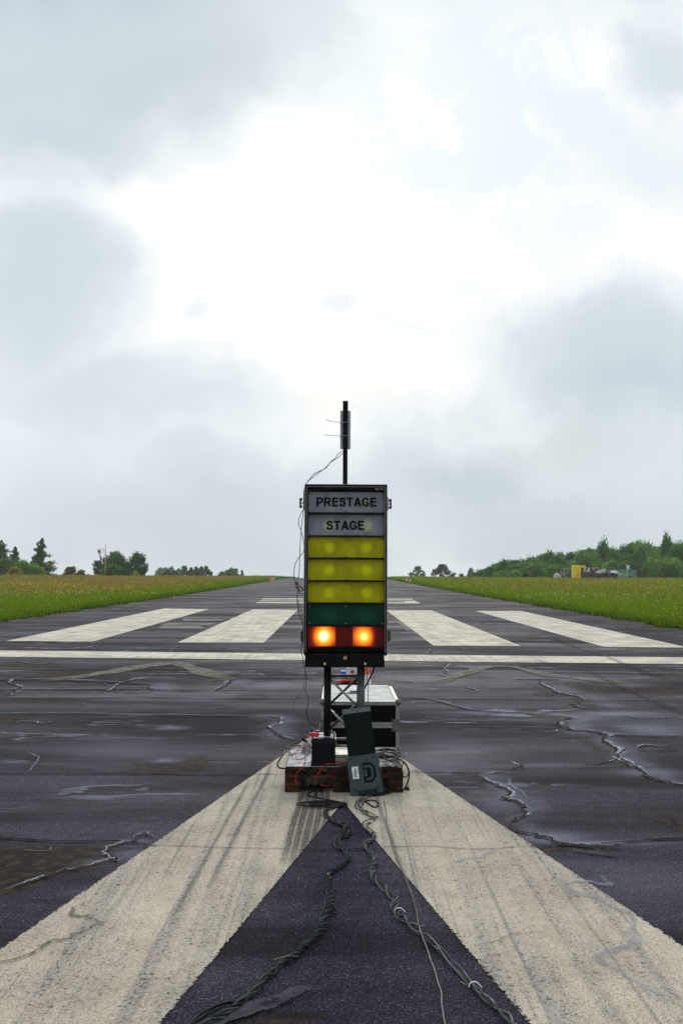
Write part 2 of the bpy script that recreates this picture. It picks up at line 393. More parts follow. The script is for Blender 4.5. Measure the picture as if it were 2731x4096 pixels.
paint_near = paint_mat('worn_beige_paint', (.54, .48, .385), (.41, .36, .29), .045, 1.0, .022)
paint_far = paint_mat('cream_paint', (.73, .68, .56), (.50, .46, .38), .035, .6)
paint_old = paint_mat('faded_paint', (.24, .23, .19), (.13, .12, .10), .10, .6, .06)

def ribbon_mat(name, core, edge, core_w=.5, edge_amt=1.0, amt=1.0, stripes=0):
    """crack / seam strip: across = u in 0..1, breaks up with noise, transparent outside"""
    m = bpy.data.materials.new(name); m.use_nodes = True; nt = m.node_tree; b = nt.nodes['Principled BSDF']; out = nt.nodes['Material Output']
    P = nn(nt, 'ShaderNodeNewGeometry').outputs['Position']
    u = nn(nt, 'ShaderNodeAttribute', attribute_name='across').outputs['Fac']
    w = nn(nt, 'ShaderNodeAttribute', attribute_name='strength').outputs['Fac']
    n = noise(nt, P, 22, 5, .75); n2 = noise(nt, P, 6, 4, .6)
    us = mth(nt, 'ADD', u, mth(nt, 'ADD', mth(nt, 'MULTIPLY', mth(nt, 'SUBTRACT', n, .5), .9), mth(nt, 'MULTIPLY', mth(nt, 'SUBTRACT', noise(nt, P, 70, 3, .7), .5), .9))); a = mth(nt, 'ABSOLUTE', us)
    if stripes:
        k = mth(nt, 'SINE', mth(nt, 'MULTIPLY', u, stripes))
        alpha = mth(nt, 'MULTIPLY', mrange(nt, k, -.97, -.70), mth(nt, 'MULTIPLY', mrange(nt, noise(nt, P, 90, 3, .7), .36, .56), .72))
        alpha = mth(nt, 'MULTIPLY', alpha, w); c = mixc(nt, 0.0, core, edge)
    else:
        inner = mrange(nt, a, core_w + .12, core_w - .05)
        c = mixc(nt, inner, edge, mixc(nt, mrange(nt, n2, .35, .65), core, tuple(x * .55 for x in core)))
        if core_w < .5:      # crack: dark core, pale sheen lip painted in, spreading to one side only
            rim = mth(nt, 'MULTIPLY', mth(nt, 'MULTIPLY', mrange(nt, us, 1.1, .25), mrange(nt, us, 0, .25)), mrange(nt, noise(nt, P, 3.2, 4, .65), .40, .60, 0, edge_amt))
        else:
            rim = mth(nt, 'MULTIPLY', mrange(nt, a, 1.0, .72), mrange(nt, noise(nt, P, 4.5, 3, .6), .40, .60, 0, edge_amt))
            inner = mth(nt, 'MULTIPLY', inner, mrange(nt, noise(nt, P, 16, 5, .8), .36, .50, .15, 1))
        alpha = mth(nt, 'MAXIMUM', inner, rim)
        alpha = mth(nt, 'MULTIPLY', mth(nt, 'MULTIPLY', alpha, w), amt, clamp=True)
    nt.links.new(c, b.inputs['Base Color']); b.inputs['Roughness'].default_value = .9; b.inputs['Specular IOR Level'].default_value = .08
    nt.links.new(alpha, b.inputs['Alpha'])
    return m
seam_m = ribbon_mat('dark_seam', (.010, .008, .010), (.16, .16, .18), .42, .55)
sheen_m = ribbon_mat('seam_wet_sheen', (.28, .29, .36), (.12, .12, .15), .45, .6, .75)  # pale strip: wet sheen painted along the seams
crack_m = ribbon_mat('filled_crack', (.024, .019, .017), (.47, .48, .54), .27, 1.0)
paintcrack_m = ribbon_mat('crack_in_paint', (.07, .06, .055), (.40, .38, .34), .30, .6, .6)
whitefilm_m = ribbon_mat('grey_film', (.46, .47, .54), (.56, .56, .60), .55, .6, .42)
patch_m = ribbon_mat('sealed_patch', (.075, .072, .088), (.12, .12, .14), .72, .9)
brown_m = ribbon_mat('rusty_streak', (.050, .028, .020), (.05, .04, .035), .5, .4, .30)
oldrib_m = ribbon_mat('old_paint_remains', (.26, .25, .20), (.13, .125, .11), .7, .7, .8)
tread_m = ribbon_mat('tyre_tread', (.055, .05, .055), (.2, .2, .2), stripes=15)

def leaf_mat(name, tr=.35):
    m = bpy.data.materials.new(name); m.use_nodes = True; nt = m.node_tree; b = nt.nodes['Principled BSDF']; out = nt.nodes['Material Output']
    c = nn(nt, 'ShaderNodeAttribute', attribute_name='tint').outputs['Color']
    nt.links.new(c, b.inputs['Base Color']); b.inputs['Roughness'].default_value = .65; b.inputs['Specular IOR Level'].default_value = .2
    t = nn(nt, 'ShaderNodeBsdfTranslucent', {'Color': mixc(nt, 1.0, c, (1.3, 1.35, .8), 'MULTIPLY')})
    mx = nn(nt, 'ShaderNodeMixShader', {0: tr, 1: b.outputs[0], 2: t.outputs[0]}); nt.links.new(mx.outputs[0], out.inputs[0])
    return m
leafm = leaf_mat('leaves', .4); grassm = leaf_mat('grass_blades', .35)
barkm = pbr('bark', (.075, .058, .045), .85, scale=4)

def meadow_mat():
    m = bpy.data.materials.new('meadow_soil'); m.use_nodes = True; nt = m.node_tree; b = nt.nodes['Principled BSDF']
    P = nn(nt, 'ShaderNodeNewGeometry').outputs['Position']; sp = nn(nt, 'ShaderNodeSeparateXYZ', {0: P})
    n = noise(nt, P, 3, 5, .7); n2 = noise(nt, nn(nt, 'ShaderNodeMapping', {'Vector': P, 'Scale': (.06, .12, 1)}).outputs[0], 1, 4, .6)
    c = mixc(nt, mrange(nt, n, .35, .65), (.06, .10, .005), (.11, .15, .012))
    f = mth(nt, 'MULTIPLY', mrange(nt, sp.outputs[1], 45, 80), mrange(nt, n2, .35, .6))
    c = mixc(nt, mth(nt, 'MULTIPLY', f, .8), c, (.15, .10, .05))
    nt.links.new(c, b.inputs['Base Color']); b.inputs['Roughness'].default_value = .9
    return m
meadowm = meadow_mat()

# ------------------------------------------------------------------ terrain and runway
XL, XR = -9.6, 9.05
ys = [-6.0]
while ys[-1] < 640: ys.append(ys[-1] + max(.055, abs(ys[-1]) * .0125))
ys = np.array(ys)
def sheet(name, xs, ys, zoff, mat, attrs=None, zf=None):
    X, Y = np.meshgrid(xs, ys); Z = prof(Y) + zoff
    if zf is not None: Z = Z + zf(X, Y)
    V = np.stack([X.ravel(), Y.ravel(), Z.ravel()], 1); nx, ny = len(xs), len(ys)
    i = np.arange((ny - 1) * (nx - 1)); r, c = i // (nx - 1), i % (nx - 1); a = r * nx + c
    F = np.stack([a, a + 1, a + 1 + nx, a + nx], 1)
    return np_mesh(name, V, F, mat, attrs=attrs(X.ravel(), Y.ravel()) if attrs else None)
def und(X, Y):
    side = np.clip((np.abs(X) - 9.7) / 6, 0, 1)
    return side * (.05 * np.sin(X * .11 + Y * .05) + .05 * np.sin(Y * .083 + 1.3)) - np.where((X > XL - .05) & (X < XR + .05) , .03, 0)
gys = np.concatenate([np.arange(-12, 60, 3), np.arange(60, 200, 5), np.arange(200, 720, 20)]).astype(float)
gx = np.concatenate([np.arange(-620, -60, 20), np.arange(-60, -12, 3), [-12, XL - .06, XL, XR, XR + .06, 12], np.arange(15, 60, 3), np.arange(60, 640, 20)]).astype(float)
rows_fine = np.unique(np.concatenate([gys]))
g_ = sheet('ground', gx, rows_fine, -.012, meadowm, zf=und); tag(g_, 'meadow ground either side of the runway', None, kind='structure')

STAINS_SHADE = [  # dark damp patches, and shadow painted under the bottom scar: pixel centre, pixel radii, strength
    (1125, 2975, 75, 26, 1.1), (690, 3068, 150, 30, 1.1), (600, 3090, 170, 10, .8), (765, 3050, 70, 30, .9), (130, 3440, 300, 55, 1.2), (380, 3395, 150, 20, .8), (60, 3530, 110, 40, 1.0),
    (60, 2875, 70, 22, 1.0), (180, 2800, 150, 14, .8), (330, 2695, 230, 18, .8), (100, 2660, 180, 12, .8), (1010, 2788, 90, 12, .9), (700, 2765, 110, 6, .8), (900, 4075, 120, 25, .7), (1180, 4065, 200, 30, .6),
    (2400, 2745, 220, 22, .9), (2250, 2780, 130, 14, .8), (2600, 2760, 150, 30, .7), (2350, 3390, 120, 14, .7), (2230, 3400, 90, 10, .8), (2020, 3330, 60, 20, .7),
    (2250, 2880, 60, 16, .6), (1900, 2710, 90, 8, .7), (620, 2640, 150, 9, .6), (60, 2620, 40, 10, .6), (2480, 3010, 130, 22, .5), (2690, 3290, 120, 60, .5), (2650, 2700, 110, 14, .6)]
SHEEN = [(1110, 2930, 60, 40, .6), (1560, 3030, 0, 0, 0), (1680, 3060, 200, 60, .38), (1800, 3000, 160, 70, .25), (2010, 3200, 100, 60, .5), (2200, 3350, 130, 22, 1.0), (2420, 3372, 220, 8, .9), (2330, 2925, 70, 12, .8),  # patches of wet sheen painted as paler asphalt colour
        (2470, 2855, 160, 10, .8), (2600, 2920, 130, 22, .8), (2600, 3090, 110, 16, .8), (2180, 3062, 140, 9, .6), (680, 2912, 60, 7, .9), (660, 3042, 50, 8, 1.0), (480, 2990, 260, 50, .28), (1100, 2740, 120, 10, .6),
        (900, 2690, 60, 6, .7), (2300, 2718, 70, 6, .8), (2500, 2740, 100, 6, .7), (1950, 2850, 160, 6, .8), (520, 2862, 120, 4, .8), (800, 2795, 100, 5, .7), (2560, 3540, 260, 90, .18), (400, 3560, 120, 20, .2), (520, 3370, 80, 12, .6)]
CRK = [[(2191, 2863), (2297, 2871), (2254, 2890), (2273, 2914), (2332, 2926), (2379, 2939), (2371, 2961), (2403, 2981), (2450, 3004), (2454, 3032), (2493, 3051), (2528, 3063), (2599, 3102), (2630, 3118), (2731, 3142)],
       [(1892, 3095), (1928, 3110), (1963, 3142), (1998, 3169), (1960, 3182), (2042, 3193), (2104, 3228), (2065, 3248), (2018, 3287), (2065, 3314), (2128, 3346), (2183, 3373)],
       [(332, 3452), (464, 3432), (489, 3395)], [(1010, 2868), (1078, 2872), (1110, 2887), (1052, 2908), (1087, 2944), (1120, 2958)], [(590, 2742), (620, 2765), (520, 2768)], [(905, 2735), (930, 2718)], [(2190, 2750), (2240, 2770), (2350, 2800), (2450, 2850)]]
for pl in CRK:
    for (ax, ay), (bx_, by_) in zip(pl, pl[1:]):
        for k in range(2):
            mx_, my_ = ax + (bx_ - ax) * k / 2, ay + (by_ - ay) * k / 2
            STAINS_SHADE.append((mx_ - 26, my_ + 3, 50, 9, .62)); SHEEN.append((mx_ + 42, my_ - 3, 52, 9, .55))  # damp halo on one side, painted wet sheen on the other
def rattr(X, Y):
    out = {}
    for nm, lst in (('stain_shade', STAINS_SHADE), ('sheen', SHEEN)):
        A = np.zeros(len(X))
        for px, py, rx, ry, s in lst:
            if not rx: continue
            g = gnd(px, py); d = g.y; sx = rx * d / FPX; sy = ry * d * d / (FPX * CAM_H)
            A = np.maximum(A, s * (1.35 if nm == 'stain_shade' else .92) * np.exp(-(((X - g.x) / sx) ** 2 + ((Y - d) / sy) ** 2) * 1.1))
        out[nm] = ('FLOAT', A)
    return out
xs = np.concatenate([[XL], np.arange(XL + .08, XR, .09), [XR]])
near_rows = np.unique(np.concatenate([ys]))
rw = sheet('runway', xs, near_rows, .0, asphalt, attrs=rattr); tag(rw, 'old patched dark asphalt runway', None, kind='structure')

LIFT = [0.0]
def poly_sheet(name, quads, mat, zoff=.004, sub=8, label=None):
    """quads given by photograph corners on the runway plane (TL, TR, BR, BL); laid on the runway"""
    V = []; F = []; E = []
    for q in quads:
        c = [gnd(*p) for p in q]; o = len(V)
        for i in range(sub + 1):
            t = i / sub; a = c[0].lerp(c[3], t); b = c[1].lerp(c[2], t)
            for k in range(sub + 1):
                p = a.lerp(b, k / sub); V.append((p.x, p.y, zup(p.y) + zoff)); E.append(.3 if mat is not paint_near else min((1 - t) * (c[3] - c[0]).length, min(k, sub - k) / sub * (b - a).length, .3))
        for i in range(sub):
            for k in range(sub):
                a = o + i * (sub + 1) + k; F.append((a, a + sub + 1, a + sub + 2, a + 1))
    o = np_mesh(name, V, F, mat, attrs={'edge': ('FLOAT', E)}); return tag(o, label, None, kind='structure')
# big beige V (displaced threshold arrow) in the foreground
def line_x(p, q, y): return (p[0] + (q[0] - p[0]) * (y - p[1]) / (q[1] - p[1]), y)
apex_o = (1355, 2866); apex_i = (1372, 3210)
LO = ((1115, 3031), (0, 3797)); LI = ((1190, 3402), (636, 4096)); RO = ((1628, 3048), (2731, 3784)); RI = ((1441, 3300), (2108, 4096))
yb = 4700
poly_sheet('runway_marking', [(apex_o, apex_i, line_x(*LI, yb), line_x(*LO, yb))], paint_near, label='worn beige left arm of the painted arrow head in the foreground', sub=20)
poly_sheet('runway_marking', [(apex_i, apex_o, line_x(*RO, yb), line_x(*RI, yb))], paint_near, zoff=.0045, label='worn beige right arm of the painted arrow head in the foreground', sub=20)
poly_sheet('runway_marking', [((-640, 2596), (3400, 2637), (3400, 2664), (-640, 2621))], paint_far, label='cream threshold bar painted right across the runway', sub=20)
for nm, q in (('far left', ((657, 2434), (837, 2437), (371, 2567), (27, 2564))), ('second from left', ((1011, 2438), (1191, 2440), (1055, 2571), (711, 2570))),
              ('third from left', ((1545, 2442), (1726, 2442), (2081, 2584), (1732, 2583))), ('far right', ((1900, 2444), (2082, 2444), (2752, 2591), (2414, 2588)))):
    poly_sheet('runway_marking', [q], paint_far, label='wide cream threshold stripe, %s of the four' % nm)
poly_sheet('runway_marking', [((1052, 2394), (1645, 2395.5), (1654, 2399), (1046, 2398)), ((1041, 2402), (1660, 2403), (1664, 2405.5), (1036, 2404.5)),
           ((1028, 2408.5), (1673, 2409.5), (1682, 2414), (1027, 2412.5)), ((1612, 2405.7), (1664, 2405.7), (1673, 2409.3), (1620, 2409.3))], paint_far, label='small cream runway figure painted beyond the four stripes', sub=4)
poly_sheet('faded_marking', [((735, 2475), (912, 2477), (880, 2484), (733, 2484)), ((672, 2493), (865, 2492), (838, 2499), (640, 2500)), ((655, 2501), (795, 2503), (825, 2514), (631, 2513))], paint_old, label='faded grey remains of an old figure between the left stripes')
poly_sheet('faded_marking', [((1582, 2482), (1600, 2486), (1645, 2520), (1625, 2523))], paint_old, label='faded short grey mark left of the third stripe')

WS_ = 1.0
def ribbon(name, pts, w, mat, zoff=.008, label=None, jitter=.25, n=5, sm=True, wpx=None):
    """a strip of varying width w (metres) following points of the photograph on the runway"""
    P = [gnd(*p) for p in pts]
    P = smooth_path(P, n) if sm else P
    P = resample(P, max(.014, w * (.35 if name in ('crack', 'vein') else .6)))
    LIFT[0] += .00003; z = zoff + LIFT[0]; w = w * WS_
    g_ = random.Random(len(pts) * 31 + int(pts[0][0])); ph = [g_.uniform(0, 6) for _ in range(6)]
    amp = min(w, .05) * {'sealed_patch': .15, 'tyre_mark': 0, 'seam': .35, 'streak': .3}.get(name, .9)
    dx = dy = vx = vy = 0.0
    for i, p in enumerate(P):
        if not amp: break
        vx = .80 * vx + g_.gauss(0, 1); vy = .80 * vy + g_.gauss(0, 1); dx = .93 * dx + .12 * vx; dy = .93 * dy + .12 * vy
        kx_ = .95 if name in ('crack', 'vein') else .8
        p.x += amp * (kx_ * dx + .22 * g_.gauss(0, 1) * (name == 'crack')); p.y += amp * (kx_ * .8 * dy + .22 * g_.gauss(0, 1) * (name == 'crack'))
    wv = 1.0
    V = []; F = []; A = []; SS = []; L = len(P)
    for i, p in enumerate(P):
        t = (P[min(i + 1, L - 1)] - P[max(i - 1, 0)]); t.z = 0; t.normalize(); nr = Vector((-t.y, t.x, 0))
        ww = w * .5 * (1 + jitter * math.sin(i * .9 + 1.7 * math.sin(i * .31)) + (0 if name in ('crack', 'vein') else jitter * random.uniform(-.6, .6)))
        wv = .9 * wv + .1 + g_.gauss(0, .10 if name in ('crack', 'vein') else .05); wv = min(2.0, max(.25, wv)); ww *= wv
        e = min(1, i / (L * .12 + 1), (L - 1 - i) / (L * .12 + 1))
        for k, u in enumerate((-1, -.33, .33, 1)):
            q = p + nr * ww * u; V.append((q.x, q.y, zup(q.y) + z)); A.append(u); SS.append(.25 + .75 * e if 0 < i < L - 1 else 0)
    for i in range(L - 1):
        for k in range(3): F.append((i * 4 + k, i * 4 + k + 1, i * 4 + k + 5, i * 4 + k + 4))
    o = np_mesh(name, V, F, mat, attrs={'across': ('FLOAT', A), 'strength': ('FLOAT', SS)})
    return tag(o, label, None, kind='structure')
def jit(pts, a=4, step=90):
    """hand-drawn wander along a straight run"""
    out = []
    for (x0, y0), (x1, y1) in zip(pts, pts[1:]):
        k = max(1, int(abs(x1 - x0) / step))
        for i in range(k): t = i / k; out.append((x0 + (x1 - x0) * t, y0 + (y1 - y0) * t + random.uniform(-a, a) * .5))
    out.append(pts[-1]); return out
SEAMS = [([(-300, 3345), (0, 3354), (250, 3368), (480, 3366), (612, 3386)], .045), ([(1186, 3403), (1391, 3405), (1517, 3394)], .022), ([(2110, 3388), (2400, 3372), (2731, 3355), (3100, 3345)], .045),
         ([(-300, 3099), (0, 3099), (421, 3101), (765, 3101), (1140, 3104)], .030), ([(1600, 3090), (1814, 3095), (1908, 3098), (2060, 3080), (2206, 3071), (2489, 3075), (2560, 3068)], .025),
         ([(-200, 2862), (115, 2860), (367, 2860), (490, 2864), (918, 2869), (1015, 2872)], .05), ([(1594, 2796), (1700, 2800), (1877, 2843), (2050, 2856), (2215, 2863)], .055),
         ([(-200, 2764), (0, 2764), (459, 2762), (865, 2764), (1280, 2764)], .06), ([(1590, 2799), (1940, 2800), (2300, 2802), (2700, 2806)], .04),
         ([(-200, 2679), (300, 2680), (1290, 2679)], .06), ([(918, 2717), (1100, 2715), (1290, 2716)], .06), ([(-100, 2722), (180, 2722), (450, 2732), (640, 2742)], .08),
         ([(0, 2795), (220, 2796), (520, 2790)], .06), ([(520, 2790), (700, 2796), (1060, 2797), (1280, 2796)], .05), ([(2380, 2942), (2500, 2947), (2731, 2950)], .05), ([(2540, 3000), (2640, 3006), (2731, 3003)], .05),
         ([(1560, 2690), (1800, 2692)], .06), ([(2050, 2720), (2250, 2722)], .08), ([(2140, 2690), (2731, 2700)], .07), ([(1560, 2725), (1660, 2733)], .06), ([(60, 2598), (700, 2600), (1100, 2606)], .08)]
for p_ in ([(605, 3386), (760, 3392), (900, 3396), (1050, 3400), (1190, 3403)], [(1510, 3394), (1700, 3388), (1920, 3405), (2121, 3387)]):
    ribbon('seam', jit(p_, 3), .022, paintcrack_m, label='broken paving seam showing through the painted arrow')
for p, w in SEAMS:
    ribbon('seam', jit(p), w, seam_m, label='dark paving seam across the runway')
    if w >= .04 and p[0][1] < 3000: ribbon('seam', [(a, b - 7 * (b - 2290) / 600) for a, b in jit(p, 2)], w * .8, sheen_m, label='wet sheen painted pale along a dark paving seam')
CR1 = [(2191, 2863), (2297, 2871), (2254, 2890), (2273, 2914), (2332, 2926), (2379, 2939), (2371, 2961), (2403, 2981), (2450, 3004), (2454, 3032), (2493, 3051), (2528, 3063), (2599, 3102), (2630, 3118), (2731, 3142), (2830, 3165)]
CR2 = [(1892, 3095), (1928, 3110), (1963, 3142), (1998, 3169), (1960, 3182), (2042, 3193), (2104, 3228), (2065, 3248), (2018, 3287), (2065, 3314), (2128, 3346), (2183, 3373), (2300, 3388), (2500, 3390)]
CR3 = [(0, 3578), (83, 3549), (157, 3503), (332, 3466), (464, 3445), (489, 3400), (468, 3335), (500, 3352)]
CR4 = [(1010, 2868), (1078, 2872), (1110, 2887), (1052, 2908), (1087, 2944), (1120, 2958)]
for p, w, m, lb in ((CR1, .11, crack_m, 'long wandering crack at the right with pale edges'), (CR2, .085, crack_m, 'winding crack beside the right arm of the painted arrow'), (CR3, .05, crack_m, 'crack curving off the left edge of the picture'),
                    (CR4, .09, crack_m, 'short pale edged crack left of the pallet')):
    ribbon('crack', p, w, m, label=lb, n=6)
for p, w, lb in (([(2045, 3075), (2075, 3062), (2052, 3045)], .06, 'short hooked crack above the winding crack'), ([(2528, 3063), (2500, 3035), (2540, 3003), (2560, 3000)], .07, 'side branch of the long crack at the right'),
                 ([(590, 2742), (620, 2765), (470, 2768), (450, 2752), (520, 2725), (580, 2712)], .10, 'jagged crack in the left middle distance'), ([(865, 2766), (905, 2735), (930, 2718), (1000, 2722)], .10, 'crack joining the old faded arrow on the left'),
                 ([(180, 2700), (60, 2720), (0, 2790)], .10, 'crack at the left edge in the middle distance'), ([(1790, 2650), (1800, 2680), (1790, 2700), (1830, 2710)], .10, 'crack running up toward the threshold bar on the right'), ([(1855, 2748), (1895, 2765), (1880, 2775)], .09, 'small broken corner on the right'),
                 ([(2170, 2722), (2190, 2750), (2240, 2770), (2350, 2800), (2310, 2822), (2450, 2850)], .11, 'ragged crack at right in the middle distance'), ([(700, 2612), (690, 2585), (670, 2580)], .10, 'crack above the threshold bar on the left'),
                 ([(1720, 2620), (1712, 2600), (1735, 2596)], .10, 'crack above the threshold bar right of the light')):
    ribbon('crack', p, w, crack_m, label=lb)
EX = [([(1480, 2640), (1500, 2660), (1490, 2672)], 'left'), ([(2255, 2914), (2215, 2925), (2170, 2922)], 'right'), ([(2465, 3036), (2420, 3046), (2380, 3060), (2330, 3058)], 'right'), ([(2050, 3193), (2010, 3203), (1965, 3200)], 'right'), ([(330, 2735), (430, 2742), (520, 2752), (600, 2748)], 'left'),
      ([(60, 2642), (160, 2655), (250, 2648)], 'left'), ([(250, 2875), (190, 2890), (120, 2884), (60, 2896)], 'left'), ([(700, 2830), (820, 2836), (900, 2830)], 'left'), ([(2480, 2860), (2560, 2872), (2640, 2868), (2731, 2880)], 'right'), ([(1700, 2745), (1800, 2752), (1860, 2748)], 'right'), ([(2560, 2995), (2600, 2985), (2680, 2992)], 'right'),
      ([(1300, 2640), (1240, 2648), (1150, 2646), (1100, 2656)], 'left'), ([(2430, 2655), (2540, 2668), (2640, 2664)], 'right')]
for p, sd in EX: ribbon('crack', p, .045, crack_m, label='thin side crack in the asphalt on the ' + sd)
for p, w, lb in (([(365, 3615), (307, 3657), (356, 3698), (249, 3727), (149, 3756), (166, 3797), (149, 3839), (70, 3862), (0, 3885), (-90, 3905)], .045, 'broken crack through the left arm of the painted arrow'),
                 ([(1890, 3790), (1960, 3780), (2010, 3765), (2060, 3750), (2120, 3745)], .012, 'hairline crack in the right arm of the painted arrow'), ([(2350, 3795), (2460, 3800), (2500, 3790)], .010, 'short hairline near the pale film')):
    ribbon('crack', p, w, paintcrack_m, label=lb)
for p, w, lb in (([(2409, 3505), (2432, 3524), (2477, 3539), (2368, 3546), (2322, 3546), (2272, 3565), (2290, 3590), (2377, 3633), (2470, 3665), (2520, 3700), (2523, 3756), (2486, 3811), (2523, 3884), (2600, 3935), (2669, 3975), (2731, 4021), (2800, 4080)], .045, 'pale chalky vein crossing the right arm of the painted arrow'),
                 ([(1800, 3465), (1880, 3450), (1950, 3435), (1975, 3415), (1940, 3405)], .035, 'pale scraped patch on the right arm of the painted arrow'),
                 ([(104, 3097), (140, 3060), (155, 3035), (120, 3010)], .012, 'thin pale curved scratch at the left'), ([(1928, 3100), (1990, 3090), (2080, 3092)], .03, 'pale film beside the winding crack'),
                 ([(2035, 3115), (2060, 3150), (2100, 3175), (2110, 3200)], .02, 'pale flaky vein right of the winding crack'), ([(1695, 2873), (1745, 2875)], .03, 'small pale scuff right of the case')):
    ribbon('vein', p, w, whitefilm_m, label=lb)
ribbon('sealed_patch', [(760, 4140), (900, 4085), (1000, 4045), (1120, 4010), (1200, 3975), (1255, 3968)], .055, patch_m, label='long sealed scar in the asphalt at the bottom left')
ribbon('sealed_patch', [(2280, 3405), (2330, 3412), (2420, 3424), (2480, 3430)], .03, patch_m, label='narrow dark scar under the seam at the right')
ribbon('old_marking', jit([(125, 2723), (270, 2717), (440, 2694), (590, 2667), (735, 2650), (830, 2684), (940, 2724)], 3), .42, oldrib_m, label='faded grey old arrow mark on the left', sm=False)
ribbon('old_marking', jit([(1655, 2733), (1780, 2726), (1850, 2700), (1950, 2666), (2040, 2668), (2120, 2690), (2200, 2706), (2360, 2722), (2500, 2738)], 3), .36, oldrib_m, label='faded grey old arrow mark on the right', sm=False)
ribbon('streak', [(2130, 2640), (2350, 2690), (2500, 2760), (2640, 2820), (2800, 2890)], .16, brown_m, label='rusty brown streak crossing the runway at the right')
ribbon('streak', [(2200, 2545), (2300, 2590), (2420, 2625), (2600, 2700), (2731, 2740)], .22, brown_m, label='brown streak through the threshold bar at the right')
ribbon('tyre_mark', [(1275, 3095), (1262, 3150), (1228, 3300), (1205, 3400), (1190, 3470)], .21, tread_m, label='ribbed dark tyre mark on the paint below the pallet', jitter=.03)
for a, b_ in (((1090, 3060), (830, 3560)), ((1000, 3120), (680, 3700)), ((1480, 3130), (1720, 3800))):
    ribbon('tyre_mark', [a, ((a[0] + b_[0]) / 2, (a[1] + b_[1]) / 2), b_], .05, ribbon_mat('faint_rubber', (.10, .095, .10), (.2, .2, .2), .35, .6, .35) if 'fr' not in MATS else MATS['fr'], label='faint thin tyre line on the painted arrow', jitter=.1)

# ------------------------------------------------------------------ START LIGHT (box on truss with mast)
YB = 5.40
def bx(px, Y=YB): return at(px, 2290, Y).x
def bz(py, Y=YB): return at(1380, py, Y).z
SLT = empty('start_light', (bx(1380), 5.58, .19), 'tall black drag race start light box on an aluminium truss, standing on the pallet', 'start light')
PLINTH = SLT.location.copy()
def child(mb, name, mats, parent=SLT, bevel=0):
    """build in world coordinates, then hang under parent keeping place"""
    o = mb.build(name, mats, None, bevel)
    base = parent; off = Vector((0, 0, 0))
    while base: off += base.location; base = base.parent
    o.data.transform(Matrix.Translation(-off)); o.parent = parent; return o
x0, x1 = bx(1217), bx(1547); z0, z1 = bz(2622), bz(1939)
YD = 5.76
m = MB(); t = .012
m.box((x0, YB, z0), (x0 + t, YD, z1)); m.box((x1 - t, YB, z0), (x1, YD, z1)); m.box((x0 + t, YB, z1 - t), (x1 - t, YD, z1)); m.box((x0 + t, YB, z0), (x1 - t, YD, z0 + t)); m.box((x0 + t, YD - t, z0 + t), (x1 - t, YD, z1 - t))
child(m, 'light_box', black)
m = MB()  # aluminium edging: double thin lip round the front and along the top edges
for s, xe in ((1, x0), (-1, x1)):
    xa, xb = sorted((xe - s * .003, xe + s * .0015)); m.box((xa, YB - .006, z0 + .02), (xb, YB + .03, z1 + .003))
    xa, xb = sorted((xe + s * .011, xe + s * .014)); m.box((xa, YB - .005, z0 + .02), (xb, YB - .0005, z1 - .012))
m.box((x0 + .002, YB - .006, z1 - .001), (x1 - .002, YB + .03, z1 + .004)); m.box((x0 + .015, YB - .004, z1 - .016), (x1 - .015, YB - .0005, z1 - .013))
child(m, 'edge_trim', alu, bevel=.001)
m = MB()
for xe, s in ((x0, -1), (x1, 1)):
    for zz in (z1, z0 + .03):
        a, b = sorted((xe - s * .03, xe + s * .0055)); m.box((a, YB - .009, zz - .055), (b - .0, YB - .0065, zz + .001 - .0)) if zz == z1 and False else None
